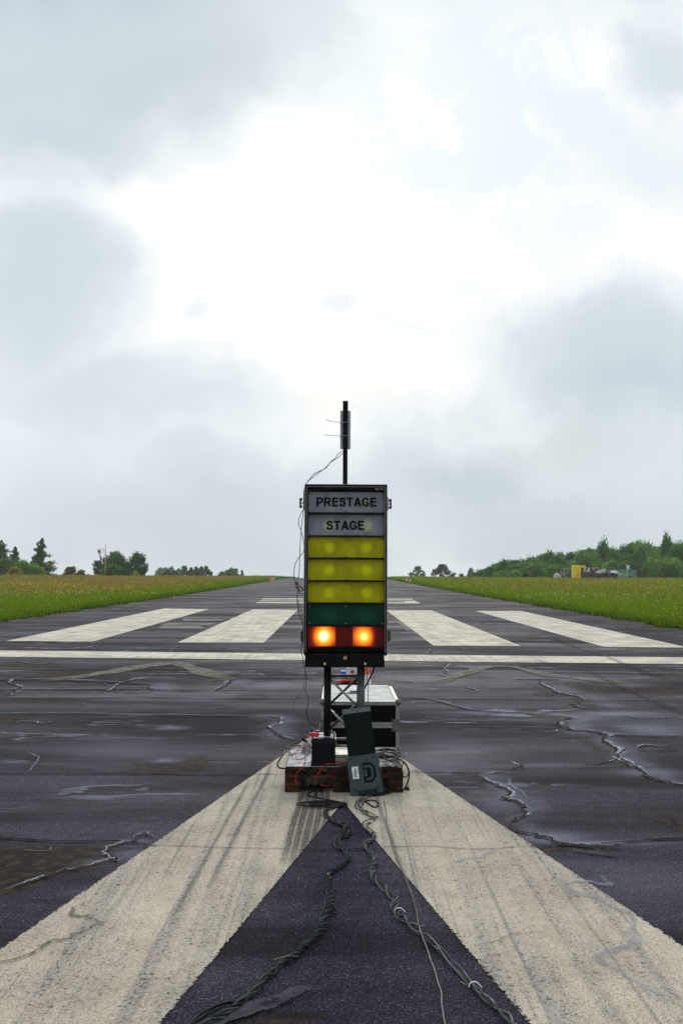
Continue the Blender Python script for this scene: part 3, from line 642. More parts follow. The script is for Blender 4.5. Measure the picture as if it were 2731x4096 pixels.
# panels
def lamp_panel_mat(name, base, spot, glow=None, xs_=(0, 0), zc=0, r=.04, rough=.35, sp_amt=1.0):
    m = bpy.data.materials.new(name); m.use_nodes = True; nt = m.node_tree; b = nt.nodes['Principled BSDF']
    tc = nn(nt, 'ShaderNodeTexCoord').outputs['Object']; sp = nn(nt, 'ShaderNodeSeparateXYZ', {0: tc})
    f = None
    for x in xs_:
        q = nn(nt, 'ShaderNodeCombineXYZ', {0: mth(nt, 'SUBTRACT', sp.outputs[0], x), 1: mth(nt, 'SUBTRACT', sp.outputs[2], zc), 2: 0.0}).outputs[0]
        v = mrange(nt, vmth(nt, 'LENGTH', q), r * 1.35, r * .45)
        f = v if f is None else mth(nt, 'MAXIMUM', f, v)
    g = noise(nt, tc, 9, 5, .65)
    c = mixc(nt, mrange(nt, g, .35, .65), tuple(k * .82 for k in base), tuple(k * 1.12 for k in base))
    c = mixc(nt, mth(nt, 'MULTIPLY', f, sp_amt), c, spot)
    sc = mrange(nt, noise(nt, nn(nt, 'ShaderNodeMapping', {'Vector': tc, 'Scale': (30, 1, 260)}).outputs[0], 1, 3, .7), .70, .76, 0, .25)
    c = mixc(nt, sc, c, (.4, .4, .4))
    nt.links.new(c, b.inputs['Base Color']); b.inputs['Roughness'].default_value = rough; b.inputs['Specular IOR Level'].default_value = .15
    if glow:      # two burning lamps behind the red acrylic, each in its own compartment
        tot = None
        for x, k in zip(xs_, (1.0, .74)):
            dx = mth(nt, 'SUBTRACT', sp.outputs[0], x); dz = mth(nt, 'SUBTRACT', sp.outputs[2], zc + .006)
            rr = mth(nt, 'SQRT', mth(nt, 'ADD', mth(nt, 'MULTIPLY', dx, dx), mth(nt, 'MULTIPLY', dz, dz)))
            e = mth(nt, 'MULTIPLY', mth(nt, 'POWER', 2.718, mth(nt, 'MULTIPLY', mth(nt, 'POWER', mth(nt, 'DIVIDE', rr, .050), 2.0), -1.0)), 1.08 * k)
            inr = mth(nt, 'MULTIPLY', mrange(nt, dx, .10 if k < 1 else .081, .04 if k < 1 else .077), mrange(nt, dx, -.075 if k < 1 else -.13, -.071 if k < 1 else -.05))
            e = mth(nt, 'ADD', mth(nt, 'MULTIPLY', e, inr), mth(nt, 'MULTIPLY', inr, .03))
            tot = e if tot is None else mth(nt, 'ADD', tot, e)
        nz = mrange(nt, noise(nt, tc, 20, 4, .6), .2, .8, .85, 1.1); tot = mth(nt, 'MULTIPLY', tot, nz)
        col = ramp(nt, tot, [(0, (.0, 0, 0)), (.05, (.10, .006, .001)), (.22, (.62, .11, .006)), (.50, (1.0, .36, .02)), (.80, (1.0, .76, .20)), (1.0, (1.0, 1.0, .85))])
        nt.links.new(col, b.inputs['Emission Color']); b.inputs['Emission Strength'].default_value = 1.5
    return m
PX0, PX1 = bx(1231, YB + .05), bx(1536, YB + .05)
rowsP = [('prestage', 1968, 2049), ('stage', 2059, 2141), ('yellow', 2149, 2230), ('yellow', 2238, 2321), ('yellow', 2328, 2411), ('green', 2418, 2499), ('red', 2507, 2590)]
GLY = {'P': (.70, [[(.095, 0), (.095, 1)], [(.19, .905), (.37, .905), (.50, .875), (.59, .79), (.61, .66), (.59, .53), (.50, .445), (.37, .415), (.19, .415)]]),
 'R': (.76, [[(.095, 0), (.095, 1)], [(.19, .905), (.39, .905), (.52, .88), (.60, .80), (.61, .69), (.59, .58), (.52, .50), (.39, .475), (.19, .475)], [(.35, .42), (.45, .38), (.65, 0)]]),
 'E': (.66, [[(.095, 0), (.095, 1)], [(.19, .905), (.63, .905)], [(.19, .52), (.59, .52)], [(.19, .095), (.65, .095)]]),
 'S': (.68, [[(.585, .69), (.56, .80), (.48, .88), (.34, .91), (.20, .88), (.12, .80), (.11, .70), (.17, .61), (.34, .54), (.50, .48), (.58, .40), (.59, .27), (.54, .16), (.44, .10), (.33, .09), (.20, .12), (.12, .20), (.095, .32)]]),
 'T': (.66, [[(0, .905), (.66, .905)], [(.33, 0), (.33, .81)]]), 'A': (.76, [[(.095, 0), (.40, .99)], [(.70, 0), (.40, .989)], [(.22, .30), (.57, .30)]]),
 'G': (.78, [[(.63, .66), (.60, .77), (.52, .87), (.39, .91), (.25, .88), (.15, .79), (.10, .64), (.10, .45), (.13, .26), (.22, .14), (.36, .09), (.50, .11), (.60, .17), (.65, .22)], [(.655, .12), (.655, .46)], [(.40, .455), (.56, .455)]])}
def text_mesh(word, height, width, depth=.001):
    """bold grotesque capitals drawn as mitred strokes"""
    V = []; F = []; X = 0; t = .095; k = 0; total = sum(GLY[c][0] + .09 for c in word) - .09
    for c in word:
        w_, strokes = GLY[c]
        for st in strokes:
            P = [Vector(p) for p in st]; k += 1; o = len(V)
            for i, p in enumerate(P):
                a = (P[i] - P[i - 1]).normalized() if i else (P[1] - P[0]).normalized(); b = (P[i + 1] - P[i]).normalized() if i < len(P) - 1 else a
                n = Vector((-a.y - b.y, a.x + b.x)).normalized(); n = n / max(.5, n.dot(Vector((-a.y, a.x))))
                for s in (1, -1):
                    q = p + n * t * s; V.append((((X + q.x) / total - .5) * width, -depth - .00012 * (k % 5), (q.y - .5) * height))
            F += [(o + 2 * i, o + 2 * i + 1, o + 2 * i + 3, o + 2 * i + 2) for i in range(len(P) - 1)]
        X += w_ + .09
    me = bpy.data.meshes.new('lettering'); me.from_pydata(V, [], F); me.update(); return me
lampx = (bx(1316, YB + .05) - PLINTH.x, bx(1465, YB + .05) - PLINTH.x)
redx = (bx(1297, YB + .05) - PLINTH.x, bx(1454, YB + .05) - PLINTH.x)
LB = {'prestage': 'pale grey panel lettered PRESTAGE', 'stage': 'pale grey panel lettered STAGE', 'green': 'dark green lamp panel', 'red': 'red lamp panel with two lamps glowing orange'}
YP = YB + .05
for i, (k, ya, yb_) in enumerate(rowsP):
    za, zb = bz(yb_, YP), bz(ya, YP); zc = (za + zb) / 2 - PLINTH.z
    col, spot, r_, amt, gl = {'prestage': ((.26, .26, .29), (.46, .43, .26), .037, .45, None), 'stage': ((.26, .26, .29), (.54, .52, .28), .042, .85, None), 'yellow': ((.46, .42, .0), (.80, .76, .0), .037, .75, None),
                              'green': ((.002, .048, .026), (.003, .085, .034), .055, .6, None), 'red': ((.17, .006, .006), (.18, .01, .005), .04, .0, True)}[k]
    pm = lamp_panel_mat('panel_%s_%d' % (k, i), col, spot, gl, redx if gl else lampx, zc - (.0 if gl else .002), r_, sp_amt=amt)
    m = MB(); n = 14; V = []
    for j in range(n + 1):      # slightly bowed sheet
        u = j / n; x = PX0 + (PX1 - PX0) * u; yb2 = YP + .004 * (1 - (2 * u - 1) ** 2) * (.6 if i % 2 else 1.0)
        V += [(x, yb2, za), (x, yb2, zb), (x, yb2 + .003, za), (x, yb2 + .003, zb)]
    F = []
    for j in range(n):
        a = j * 4; F += [(a, a + 4, a + 5, a + 1), (a + 2, a + 3, a + 7, a + 6), (a, a + 2, a + 6, a + 4), (a + 1, a + 5, a + 7, a + 3)]
    m.add(V, F, 0, False)
    p = child(m, 'lamp_panel', pm)
    if k in LB: p['label'] = LB[k]
    else: p['label'] = '%s yellow lamp panel' % {2: 'upper', 3: 'middle', 4: 'lower'}[i]
    for ux in (.025, .5, .975):
        for zz in (za + .008, zb - .012):
            m = MB(); xx = PX0 + (PX1 - PX0) * ux; m.rod((xx, YP + .002, zz), (xx, YP - .004, zz), .0042, .003, 8)
            s_ = child(m, 'screw', screwm if k != 'green' else brass); s_.parent = p
    if k in ('prestage', 'stage'):
        w_, (tx, ty) = ((241, (1385.5, 2007.5)) if k == 'prestage' else (152, (1381, 2101)))
        me = text_mesh(k.upper(), 36 * YP / FPX, w_ * YP / FPX); me.materials.append(inkm)
        o = link('lettering', me, p); q = at(tx, ty, YP); o.location = (q.x - PLINTH.x, YP - .002 - PLINTH.y, q.z - PLINTH.z)
        if k == 'prestage':
            q = at(1430, 2040, YP - .001); s6 = .011
            m = MB(); m.prism([(q.x - s6 * .9, q.z), (q.x, q.z - s6 * .7), (q.x + s6, q.z), (q.x, q.z + s6)], YP - .002, YP + .004)
            c_ = child(m, 'paint_chip', woodchip); c_.parent = p
# shelves between the panels
for i, py in enumerate([1961, 2054, 2145, 2234, 2325, 2414.5, 2503, 2593]):
    zc = bz(py, YB + .02); m = MB(); n = 12; V = []; F = []
    lift = .010 if i in (0, 7) else .003
    for j in range(n + 1):
        u = j / n; x = PX0 - .006 + (PX1 - PX0 + .012) * u; h = lift * (1 - (2 * u - 1) ** 2) * (1 if i else 1)
        V += [(x, YB + .012, zc - .004 + h), (x, YB + .012, zc + .004 + h), (x, YP + .012, zc - .006 + h * .5), (x, YP + .012, zc + .008 + h * .5)]
    for j in range(n):
        a = j * 4; F += [(a, a + 4, a + 5, a + 1), (a + 1, a + 5, a + 7, a + 3), (a, a + 2, a + 6, a + 4), (a + 2, a + 3, a + 7, a + 6)]
    F += [(0, 1, 3, 2), (n * 4, n * 4 + 2, n * 4 + 3, n * 4 + 1)]
    m.add(V, F); child(m, 'shelf', pbr('shelf_black', (.005, .0045, .008), .5, scale=20, spec=.2))
m = MB(); m.box((x0 + .013, YP + .02, z0 + .02), (x1 - .013, YP + .03, z1 - .014)); child(m, 'back_panel', black)
m = MB()      # bare chips of wood
for px, py, s_ in ((1503, 1955, .007), (1510, 1957, .010), (1524, 1955, .008), (1532, 1958, .006)):
    q = at(px, py, YB + .004); m.prism([(q.x - s_, q.z - s_ * .4), (q.x + s_ * .9, q.z - s_ * .5), (q.x + s_, q.z + s_ * .3), (q.x - s_ * .6, q.z + s_ * .5)], YB + .002, YB + .012)
child(m, 'chipped_wood', woodchip)
# lower board
bl, br_ = bx(1222, 5.38), bx(1538, 5.38); bt, bb = bz(2624, 5.38), bz(2669, 5.38)
m = MB(); m.box((bl, 5.375, bb), (br_, 5.77, bt - .022)); m.box((bl + .002, 5.385, bt - .0215), (br_ - .002, 5.77, bt))
bd = child(m, 'base_board', pbr('brown_black_board', (.006, .0035, .0045), .6, scale=18, spec=.12), bevel=.004)
q = at(1380, 2631, 5.378); m = MB(); m.prism([(q.x - .012, q.z - .011), (q.x + .010, q.z - .012), (q.x + .013, q.z + .004), (q.x + .006, q.z + .012), (q.x - .010, q.z + .010)], 5.377, 5.386); c_ = child(m, 'chipped_wood', woodchip)
for px in (1299, 1460):
    q = at(px, 2655, 5.372); m = MB(); m.box((q.x - .016, 5.370, q.z - .017), (q.x + .016, 5.374, q.z + .017)); pl = child(m, 'bolt_plate', blackm, bevel=.001)
    m = MB(); m.rod((q.x, 5.3695, q.z), (q.x, 5.362, q.z), .0085, .006, 14); b_ = child(m, 'bolt', brass); b_.parent = pl
# butterfly latches on both sides
for px, py, s in ((1203, 2012, -1), (1560, 2016, 1), (1208, 2545, -1), (1557, 2543, 1)):
    q = at(px, py, YB + .03); xe = x0 if s < 0 else x1; low = py > 2300
    m = MB(); xa, xb = sorted((xe + s * .0035, xe + s * .010)); m.box((xa, YB + .005, q.z - .045), (xb, YB + .06, q.z + .045))
    lt = child(m, 'latch', blackm, bevel=.001)
    m = MB(); m.rod((xe + s * .010, YB + .03, q.z), (q.x - s * .002, YB + .03, q.z), .004)
    m.tube(smooth_path([(q.x, YB + .03, q.z + .022), (q.x + s * .004, YB + .03, q.z), (q.x, YB + .03, q.z - .022)], 4), .0065, 8)
    m.rod((q.x, YB + .024, q.z + .024), (q.x, YB + .036, q.z + .024), .0115, n=10); m.rod((q.x, YB + .024, q.z - .024), (q.x, YB + .036, q.z - .024), .0115, n=10)
    w = child(m, 'wing', aludark); w.parent = lt
for py in (2430, 2462, 2487):
    for xe, s in ((x0, -1), (x1, 1)):
        q = at(1380, py, YB + .02); m = MB(); m.ball((xe + s * .004, YB + .02, q.z), .005, n=8); child(m, 'rivet', steel)
# mast, plate, ties
YM = 5.56
q0, q1 = at(1380, 1936, YM), at(1379.5, 1605, YM); hw = .0178
m = MB(); m.box((q0.x - hw * .93, YM - hw, z1 + .004), (q0.x + hw * .93, YM + hw, q0.z + (q1.z - q0.z) * .44)); m.box((q0.x - hw * 1.04, YM - hw * 1.04, q0.z + (q1.z - q0.z) * .44), (q0.x + hw * 1.04, YM + hw * 1.04, q1.z))
mast = child(m, 'mast', black, bevel=.002)
a, b = at(1360, 1797, YM + .03), at(1402, 1643, YM + .03); rr = .009; poly = []
for cx, cz, a0 in ((b.x - rr, b.z - rr, 0), (a.x + rr, b.z - rr, 90), (a.x + rr, a.z + rr, 180), (b.x - rr, a.z + rr, 270)):
    for k in range(5): an = R(a0 + k * 22.5); poly.append((cx + rr * math.cos(an), cz + rr * math.sin(an)))
m = MB(); m.prism(poly, YM + .022, YM + .034); o = child(m, 'antenna_plate', greyplate, bevel=.001); 
for py, tail in ((1689, [(1359, 1689), (1345, 1688), (1325, 1685), (1312, 1681), (1301, 1677)]), (1743, [(1359, 1743), (1340, 1743), (1320, 1741.5), (1298, 1739.5)])):
    z = at(1380, py, YM - .02).z; m = MB(); e = hw * 1.04 + .0022
    m.tube([(q0.x - e - .018, YM + .036, z), (q0.x - e - .016, YM, z), (q0.x - e, YM - e, z), (q0.x + e, YM - e, z), (q0.x + e + .002, YM + .036, z)], .0022, 6)
    m.tube(smooth_path([at(*p_, YM - .004) for p_ in tail], 4), .0020, 6); o = child(m, 'cable_tie', tiem)
# truss
YF, YR = 5.462, 5.70
cxl, cxr = bx(1311.5, YF), bx(1445.5, YF); TZ0, TZ1 = .235, bb - .002
for nm, x, y, mt in (('front left', cxl, YF, black), ('front right', cxr, YF, aludark), ('rear left', cxl, YR, black), ('rear right', cxr, YR, black)):
    m = MB(); m.rod((x, y, TZ0), (x, y, TZ1), .0243, n=24); o = child(m, 'truss_chord', mt); o['label'] = '%s upright tube of the truss' % nm
def zb_(py, Y): return at(1380, py, Y).z
braces = [((cxl + .02, YF, zb_(2718, YF)), (cxr - .02, YF, zb_(2828, YF)), alulite), ((cxl + .02, YF, zb_(2840, YF)), (cxr - .02, YF, zb_(2945, YF)), alulite),
          ((cxr - .02, YR, zb_(2712, YR)), (cxl + .02, YR, zb_(2814, YR)), aludark), ((cxr - .02, YR, zb_(2814, YR)), (cxl + .02, YR, zb_(2912, YR)), aludark),
          ((cxl + .02, YR, zb_(2703, YR)), (cxr - .02, YR, zb_(2703, YR)), aludark), ((cxl + .02, YF, zb_(2711.5, YF)), (cxr - .02, YF, zb_(2711.5, YF)), alulite),
          ((cxl, YF + .02, zb_(2715, YF)), (cxl, YR - .02, zb_(2800, YR)), aludark), ((cxr, YF + .02, zb_(2800, YF)), (cxr, YR - .02, zb_(2700, YR)), aludark), ((cxl, YF + .02, zb_(2920, YF)), (cxl, YR - .02, zb_(2800, YR)), aludark), ((cxr, YF + .02, zb_(2820, YF)), (cxr, YR - .02, zb_(2905, YR)), aludark),
          ((cxl, YF, .285), (cxr, YF, .285), alulite), ((cxl, YR, .285), (cxr, YR, .285), alulite)]
for a, b, mt in braces:
    m = MB(); m.rod(a, b, .0085, n=12); child(m, 'truss_brace', mt)
m = MB(); m.box((cxl - .06, YF - .05, .196), (cxr + .06, YF + .0, .216)); m.box((cxl - .06, YR - .02, .196), (cxr + .06, YR + .03, .216)); m.box((cxl - .03, YF - .03, .2165), (cxr + .03, YR + .03, TZ0)); child(m, 'base_plate', alu, bevel=.002)

# ------------------------------------------------------------------ PALLET with board
YP0, YP1 = 5.372, 5.97
pxl, pxr = at(1139, 3100, YP0).x, at(1612, 3100, YP0).x
PAL = empty('wooden_pallet', ((pxl + pxr) / 2, (YP0 + YP1) / 2, 0), 'dark wet half size wooden pallet under the start light', 'pallet')
hwid = (pxr - pxl) / 2; hd = (YP1 - YP0) / 2
for k in range(3):
    xs_ = (-hwid, -.0725, hwid - .1)[k]; wd = (.1, .145, .1)[k]
    m = MB(); m.box((xs_, -hd + .003, .0), (xs_ + wd, hd - .003, .021)); m.build('skid', palletwood, PAL, .002)
    for j in range(2):
        m = MB(); y_ = (-hd + .002, hd - .102)[j]; m.box((xs_ + .001, y_, .0215), (xs_ + wd - .001, y_ + .1, .100)); m.build('block', palletwood, PAL, .003)
for j in range(2):
    m = MB(); y_ = (-hd - .002, hd - .098)[j]; m.box((-hwid, y_, .1005), (hwid, y_ + .1, .122)); m.build('stringer', palletwood, PAL, .002)
nb = 6
for k in range(nb):
    w = .115; xk = -hwid + k * (2 * hwid - w) / (nb - 1); m = MB(); m.box((xk, -hd, .1225), (xk + w, hd, .145 - random.uniform(0, .002))); m.build('deck_board', palletwood, PAL, .0025)
bo = MB(); bo.box((-hwid + .004, -hd + .006, 0), (hwid - .006, hd - .004, .020)); o = bo.build('plywood_sheet', palletwood, None, .0015)
o.location = (PAL.location.x, PAL.location.y, .1455); tag(o, 'wet brown edged plywood sheet lying on the pallet', 'board')
bo = MB(); bo.box((-hwid + .01, -hd + .012, 0), (hwid - .03, hd - .01, .004)); o = bo.build('metal_sheet', boardtop, None, .001)
o.location = (PAL.location.x, PAL.location.y, .1662); tag(o, 'thin wet silvery sheet on top of the plywood, under the battery', 'metal sheet')
PT = .1705
# small timber left/right feet under the truss base
for y_ in (YF - .02, YR + .0):
    m = MB(); m.box((cxl - .06, y_ - .035, PT + .0003), (cxr + .07, y_ + .035, .1957)); o = m.build('timber_packer', pbr('pale_timber', (.10, .095, .085), .6, scale=20), None, .003)
    tag(o, 'pale flat packing timber under the %s of the truss foot' % ('front' if y_ < 5.6 else 'rear'), 'timber', 'packing timbers under the truss')

# ------------------------------------------------------------------ BATTERY
bxl, bxr = at(1243, 3050, 5.385).x, at(1343, 3050, 5.385).x; bw = bxr - bxl
BAT = empty('car_battery', ((bxl + bxr) / 2, 5.505, PT), 'black car battery on the silvery sheet left of the truss', 'battery')
w2 = bw / 2
m = MB(); m.box((-w2 + .004, -.118, 0), (w2 - .004, .118, .150)); m.box((-w2, -.121, .0005), (w2, .121, .012)); m.build('case', blackm, BAT, .003)
m = MB(); m.box((-w2, -.121, .1505), (w2, .121, .172)); m.box((-w2 + .008, -.112, .1725), (w2 - .008, .112, .180)); m.build('lid', pbr('battery_lid', (.006, .006, .008), .4, spec=.3), BAT, .002)
m = MB(); m.box((-w2 + .03, -.08, .1805), (w2 - .03, .08, .1835)); m.build('top_label', pbr('silver_label', (.5, .52, .56), .25, scale=60, var=.5), BAT, .001)
m = MB(); m.tube(smooth_path([(-w2 + .012, -.10, .172), (-w2 + .014, -.10, .205), (-w2 + .03, -.10, .217), (0, -.10, .221), (w2 - .03, -.10, .217), (w2 - .014, -.10, .205), (w2 - .012, -.10, .172)], 4), .0045, 8); m.build('carry_handle', blackm, BAT)
for s in (-1, 1):
    m = MB(); m.rod((s * (w2 - .035), .07, .180), (s * (w2 - .035), .07, .198), .009, .008); m.build('terminal', steel, BAT)
m = MB(); m.box((w2 - .002, -.11, .135), (w2 + .004, -.07, .178)); m.build('terminal_tab', alu, BAT, .001)
q = at(1248, 2921, 5.5); m = MB(); m.box((-.007, -.01, 0), (.007, .01, .022)); m.rod((0, 0, .0225), (0, 0, .0285), .006); o = m.build('clamp_end', pbr('navy_plastic', (.02, .02, .12), .4), None, .001); o.location = (q.x, 5.5, q.z - .014)
tag(o, 'small navy clamp end on the left rim of the battery', 'clamp')
# red jump clamp
CL = empty('jump_clamp', at(1258, 2938, 5.375), 'red jump lead clamp biting the top left of the battery', 'clamp')
m = MB(); m.prism([(-.036, -.012), (.018, -.015), (.030, -.008), (.033, .002), (.027, .010), (.016, .0135), (-.036, .012)], -.010, .0095); m.build('handle_grip', redp, CL, .004)
m = MB(); m.rod((-.037, 0, -.006), (-.030, -.013, -.006), .004); m.build('spring', steel, CL, .001)
m = MB(); m.prism([(.0335, -.004), (.050, -.002), (.050, .003), (.0335, .004)], -.004, .004); m.build('jaw', steel, CL, .001)

# ------------------------------------------------------------------ cables and wires
def wire(name, pts, r, mat, label, cat='cable', group=None, n=7, sm=6, parent=None):
    P = smooth_path(pts, sm); m = MB(); m.tube(P, r, n); o = m.build(name, mat)
    if parent is not None: o.parent = parent
    elif label: tag(o, label, cat, group)
    return o
Zt = PT + .004
def on(px, py, z): return gnd(px, py, z)
wire('red_wire', [at(1239, 2944, 5.37), at(1228, 2944, 5.38), at(1217, 2950, 5.40)], .0035, redw, 'short red lead from the jump clamp to the black clips')
m = MB()
a, b = at(1207, 2950, 5.40), at(1217, 2963, 5.40); m.rod(a, b, .006, .009, 8); a, b = at(1216, 2960, 5.40), at(1229, 2968, 5.40); m.rod(a, b, .009, .005, 8)
tag(m.build('crocodile_clip', blackm), 'black crocodile clips hanging left of the battery', 'clip')
Yw = 5.36
wire('red_wire', [at(1229, 2968, 5.40), at(1241, 2984, 5.40), on(1242, 3002, Zt), on(1230, 3021, Zt), on(1212, 3031, Zt), on(1193, 3037, Zt), on(1184, 3027, Zt), on(1186, 3006, Zt), on(1197, 2990, Zt), on(1206, 2973, Zt + .01), on(1212, 2976, Zt + .01), on(1213, 2996, Zt), on(1218, 3015, Zt)], .0022, redw, 'thin red wire looping over the silvery sheet left of the battery')
wire('black_wire', [on(1214, 2985, Zt), on(1219, 3015, Zt + .002), on(1221, 3030, Zt), on(1220, 3045, Zt + .002), at(1219, 3052, Yw), at(1215, 3058, Yw)], .0028, rubber, 'black wire running over the front edge of the pallet')
wire('red_wire', [at(1214, 3060, Yw), at(1205, 3075, Yw), at(1192, 3087, Yw), at(1182, 3105, Yw), at(1181, 3121, Yw), at(1190, 3134, 5.35), gnd(1214, 3139, .012), gnd(1235, 3141, .01)], .0030, redw, 'red wire hanging down the left front of the pallet')
wire('red_wire', [at(1290, 3062, Yw), at(1281, 3082, Yw), at(1268, 3103, Yw), at(1261, 3118, Yw), at(1262, 3131, Yw - .005)], .0030, redw, 'red wire hanging down the middle front of the pallet')
wire('red_wire', [at(1300, 3056, Yw), at(1335, 3056, Yw), at(1360, 3050, Yw), at(1395, 3045, Yw)], .0032, redw, 'red lead along the top front edge of the pallet, right of the battery')
wire('red_wire', [gnd(1282, 3139, .02), gnd(1300, 3144, .014), gnd(1322, 3140, .02)], .007, redp, 'red plug sleeve lying among the black leads before the pallet')
wire('grey_hose', [at(1240, 2936, 5.50), at(1220, 2951, 5.52), at(1200, 2965, 5.55), at(1175, 2975, 5.56), at(1155, 2984, 5.54), at(1146, 2996, 5.50)], .006, rubber_g, 'thick grey cable sloping down left from behind the battery')
wire('grey_hose', [on(1206, 2985, Zt + .004), on(1181, 2981, Zt + .006), on(1158, 2989, Zt + .02), at(1138, 3010, 5.47), at(1120, 3036, 5.40), at(1110, 3055, 5.37), at(1113, 3067, 5.36), at(1125, 3073, 5.38), at(1142, 3074, 5.42)], .006, rubber_g, 'thick grey cable bulging out over the left side of the pallet')
# untidy coil of pale wire next to battery
m = MB(); c0 = on(1226, 2996, Zt + .01)
P = []
for k in range(150):
    a = k * .42; rr = .032 + .012 * math.sin(k * .37) + .008 * math.sin(k * 1.1)
    P.append((c0.x + rr * math.cos(a) * .85, c0.y + rr * math.sin(a) * 1.5 + .02 * math.sin(k * .05), Zt + .012 + .010 * math.sin(k * .77) + k * .0002))
m.tube(smooth_path(P, 2), .0022, 6); tag(m.build('wire_coil', rubber_l), 'tangled coil of pale thin wire left of the battery', 'wire coil')
m = MB(); P = [(c0.x + (.03 + .008 * math.sin(k * .9)) * math.cos(k * .5), c0.y + .05 * math.sin(k * .5), Zt + .02 + .006 * math.sin(k)) for k in range(40)]
m.tube(smooth_path(P, 3), .0025, 6); tag(m.build('wire_coil', rubber), 'black wire wound through the pale coil', 'wire coil')
m = MB(); a, b = on(1151, 3003, Zt + .006), on(1172, 3018, Zt + .006); m.rod(a, b, .007, .005, 8); tag(m.build('spanner_handle', alu), 'small bright metal tool lying at the left of the silvery sheet', 'tool')
wire('pale_wire', [on(1172, 3010, Zt), on(1190, 3004, Zt), on(1208, 2998, Zt)], .0022, rubber_l, 'pale wire from the small tool to the coil')
wire('pale_wire', [on(1172, 3016, Zt), on(1192, 3011, Zt), on(1212, 3010, Zt)], .0022, rubber_l, 'second pale wire below the first, from the tool to the coil')

# signal wires hanging from the mast down the left side of the box
YS = 5.44
mastw = [(1370, 1804), (1352, 1816), (1340, 1833), (1322, 1848), (1303, 1872), (1277, 1885), (1256, 1896), (1240, 1914), (1226, 1932), (1216, 1960), (1214, 2000), (1213, 2038)]
wa = mastw[:1] + mastw[1:] + [(1203, 2054), (1194, 2092), (1205, 2126), (1215, 2172), (1214, 2207), (1198, 2226), (1180, 2260), (1175, 2305), (1182, 2329), (1195, 2360), (1189, 2373), (1190, 2418), (1199, 2465), (1210, 2496), (1212, 2550), (1203, 2600), (1211, 2629), (1212, 2656), (1219, 2676), (1226, 2717), (1221, 2761), (1233, 2799), (1226, 2853), (1236, 2884), (1262, 2908), (1272, 2918)]
wb = [(1371, 1812), (1356, 1826), (1340, 1838), (1322, 1850), (1300, 1872), (1279, 1888), (1255, 1906), (1238, 1920), (1224, 1936), (1217, 1975), (1215, 2030), (1207, 2096), (1204, 2134), (1200, 2188), (1198, 2256), (1195, 2302), (1189, 2329), (1196, 2346), (1211, 2357), (1192, 2372), (1188, 2390), (1199, 2431), (1210, 2462), (1213, 2520), (1214, 2590), (1221, 2625), (1219, 2669), (1217, 2731), (1205, 2768), (1182, 2792), (1173, 2826), (1192, 2867), (1202, 2907), (1215, 2948)]
def dep(i, n, off): return YS + off + .01 * math.sin(i * 1.3)
wire('signal_wire', [at(px, py, (YM if i < 8 else 5.47) if i < 9 else dep(i, 0, 0)) for i, (px, py) in enumerate(wa)], .0024, rubber, 'black wire from the mast down the left of the light box to the battery')
wire('signal_wire', [at(px, py, (YM - .01 if i < 8 else 5.48) if i < 9 else (dep(i, 0, -.01) if i < 27 else 5.41)) for i, (px, py) in enumerate(wb)], .0024, pbr('grey_wire', (.10, .10, .095), .5), 'greyish wire bowing out left below the light box, down to the black clips')
wire('wire_knot', [at(px, py, 5.43) for px, py in ((1182, 2325), (1180, 2340), (1190, 2356), (1199, 2362), (1213, 2360), (1210, 2352), (1196, 2343), (1186, 2330), (1192, 2360), (1203, 2374), (1213, 2375))], .0024, rubber, 'small knot of black wire at the left of the lowest yellow panel')
# cables right of truss
wire('power_cable', [at(1497, 2666, 5.55), at(1492, 2685, 5.55), at(1482, 2705, 5.55), at(1470, 2730, 5.56), at(1459, 2752, 5.58), at(1450, 2775, 5.60)], .0058, rubber, 'thick black cable slanting from the box bottom to the right truss tube')
wire('power_cable', [at(1468, 2650, 5.36), at(1466, 2672, 5.36), at(1469, 2690, 5.37), at(1468, 2715, 5.40), at(1472, 2730, 5.42), at(1472, 2770, 5.44), at(1471, 2812, 5.46)], .0026, rubber, 'thin black cable hanging straight down right of the truss')
wire('signal_wire', [at(1375, 2711, 5.45), at(1397, 2714, 5.44), at(1399, 2725, 5.44), at(1394, 2738, 5.44), at(1396, 2747, 5.45)], .0018, rubber, 'short thin wire hanging from the truss rail')

# coils of black cable on the right of the pallet and falling off it
def blobcoil(name, c, rx, ry, turns, r, mat, label, seed, z=Zt, cat='cable coil', zamp=.008):
    rnd = random.Random(seed); P = []; N = int(turns * 14); ph = [rnd.uniform(0, 6) for _ in range(5)]
    for k in range(N):
        a = 2 * math.pi * k / 14
        w1 = 1 + .16 * math.sin(a * .37 + ph[0]) + .10 * math.sin(a * .71 + ph[1])
        P.append((c.x + rx * w1 * math.cos(a) + .012 * math.sin(a * .23 + ph[2]), c.y + ry * w1 * math.sin(a) + .015 * math.sin(a * .41 + ph[3]), z + r + k / N * zamp + zamp * .5 * (1 + math.sin(a * 1.7 + ph[4]))))
    m = MB(); m.tube(smooth_path(P, 3), r, 7); return tag(m.build(name, mat), label, cat)
blobcoil('cable_coil', on(1548, 3018, Zt), .085, .11, 4.3, .0042, rubber, 'loose coil of black cable on the right part of the silvery sheet', 3)
blobcoil('cable_coil', on(1575, 3030, Zt), .060, .07, 2.2, .0038, rubber_g, 'grey loops of cable on top of the black coil at the right of the pallet', 5, z=Zt + .012)
wire('black_cable', [on(1515, 3002, Zt + .01), on(1540, 3004, Zt + .012), on(1572, 3012, Zt + .014), on(1598, 3024, Zt + .012), at(1607, 3042, 5.38), at(1622, 3056, 5.34), at(1631, 3075, 5.32), at(1636, 3098, 5.30), at(1631, 3125, 5.30), gnd(1620, 3150, .006), gnd(1600, 3158, .005), gnd(1540, 3166, .005), gnd(1500, 3172, .005)], .0055, rubber, 'black cable drooping over the right corner of the pallet to the ground')
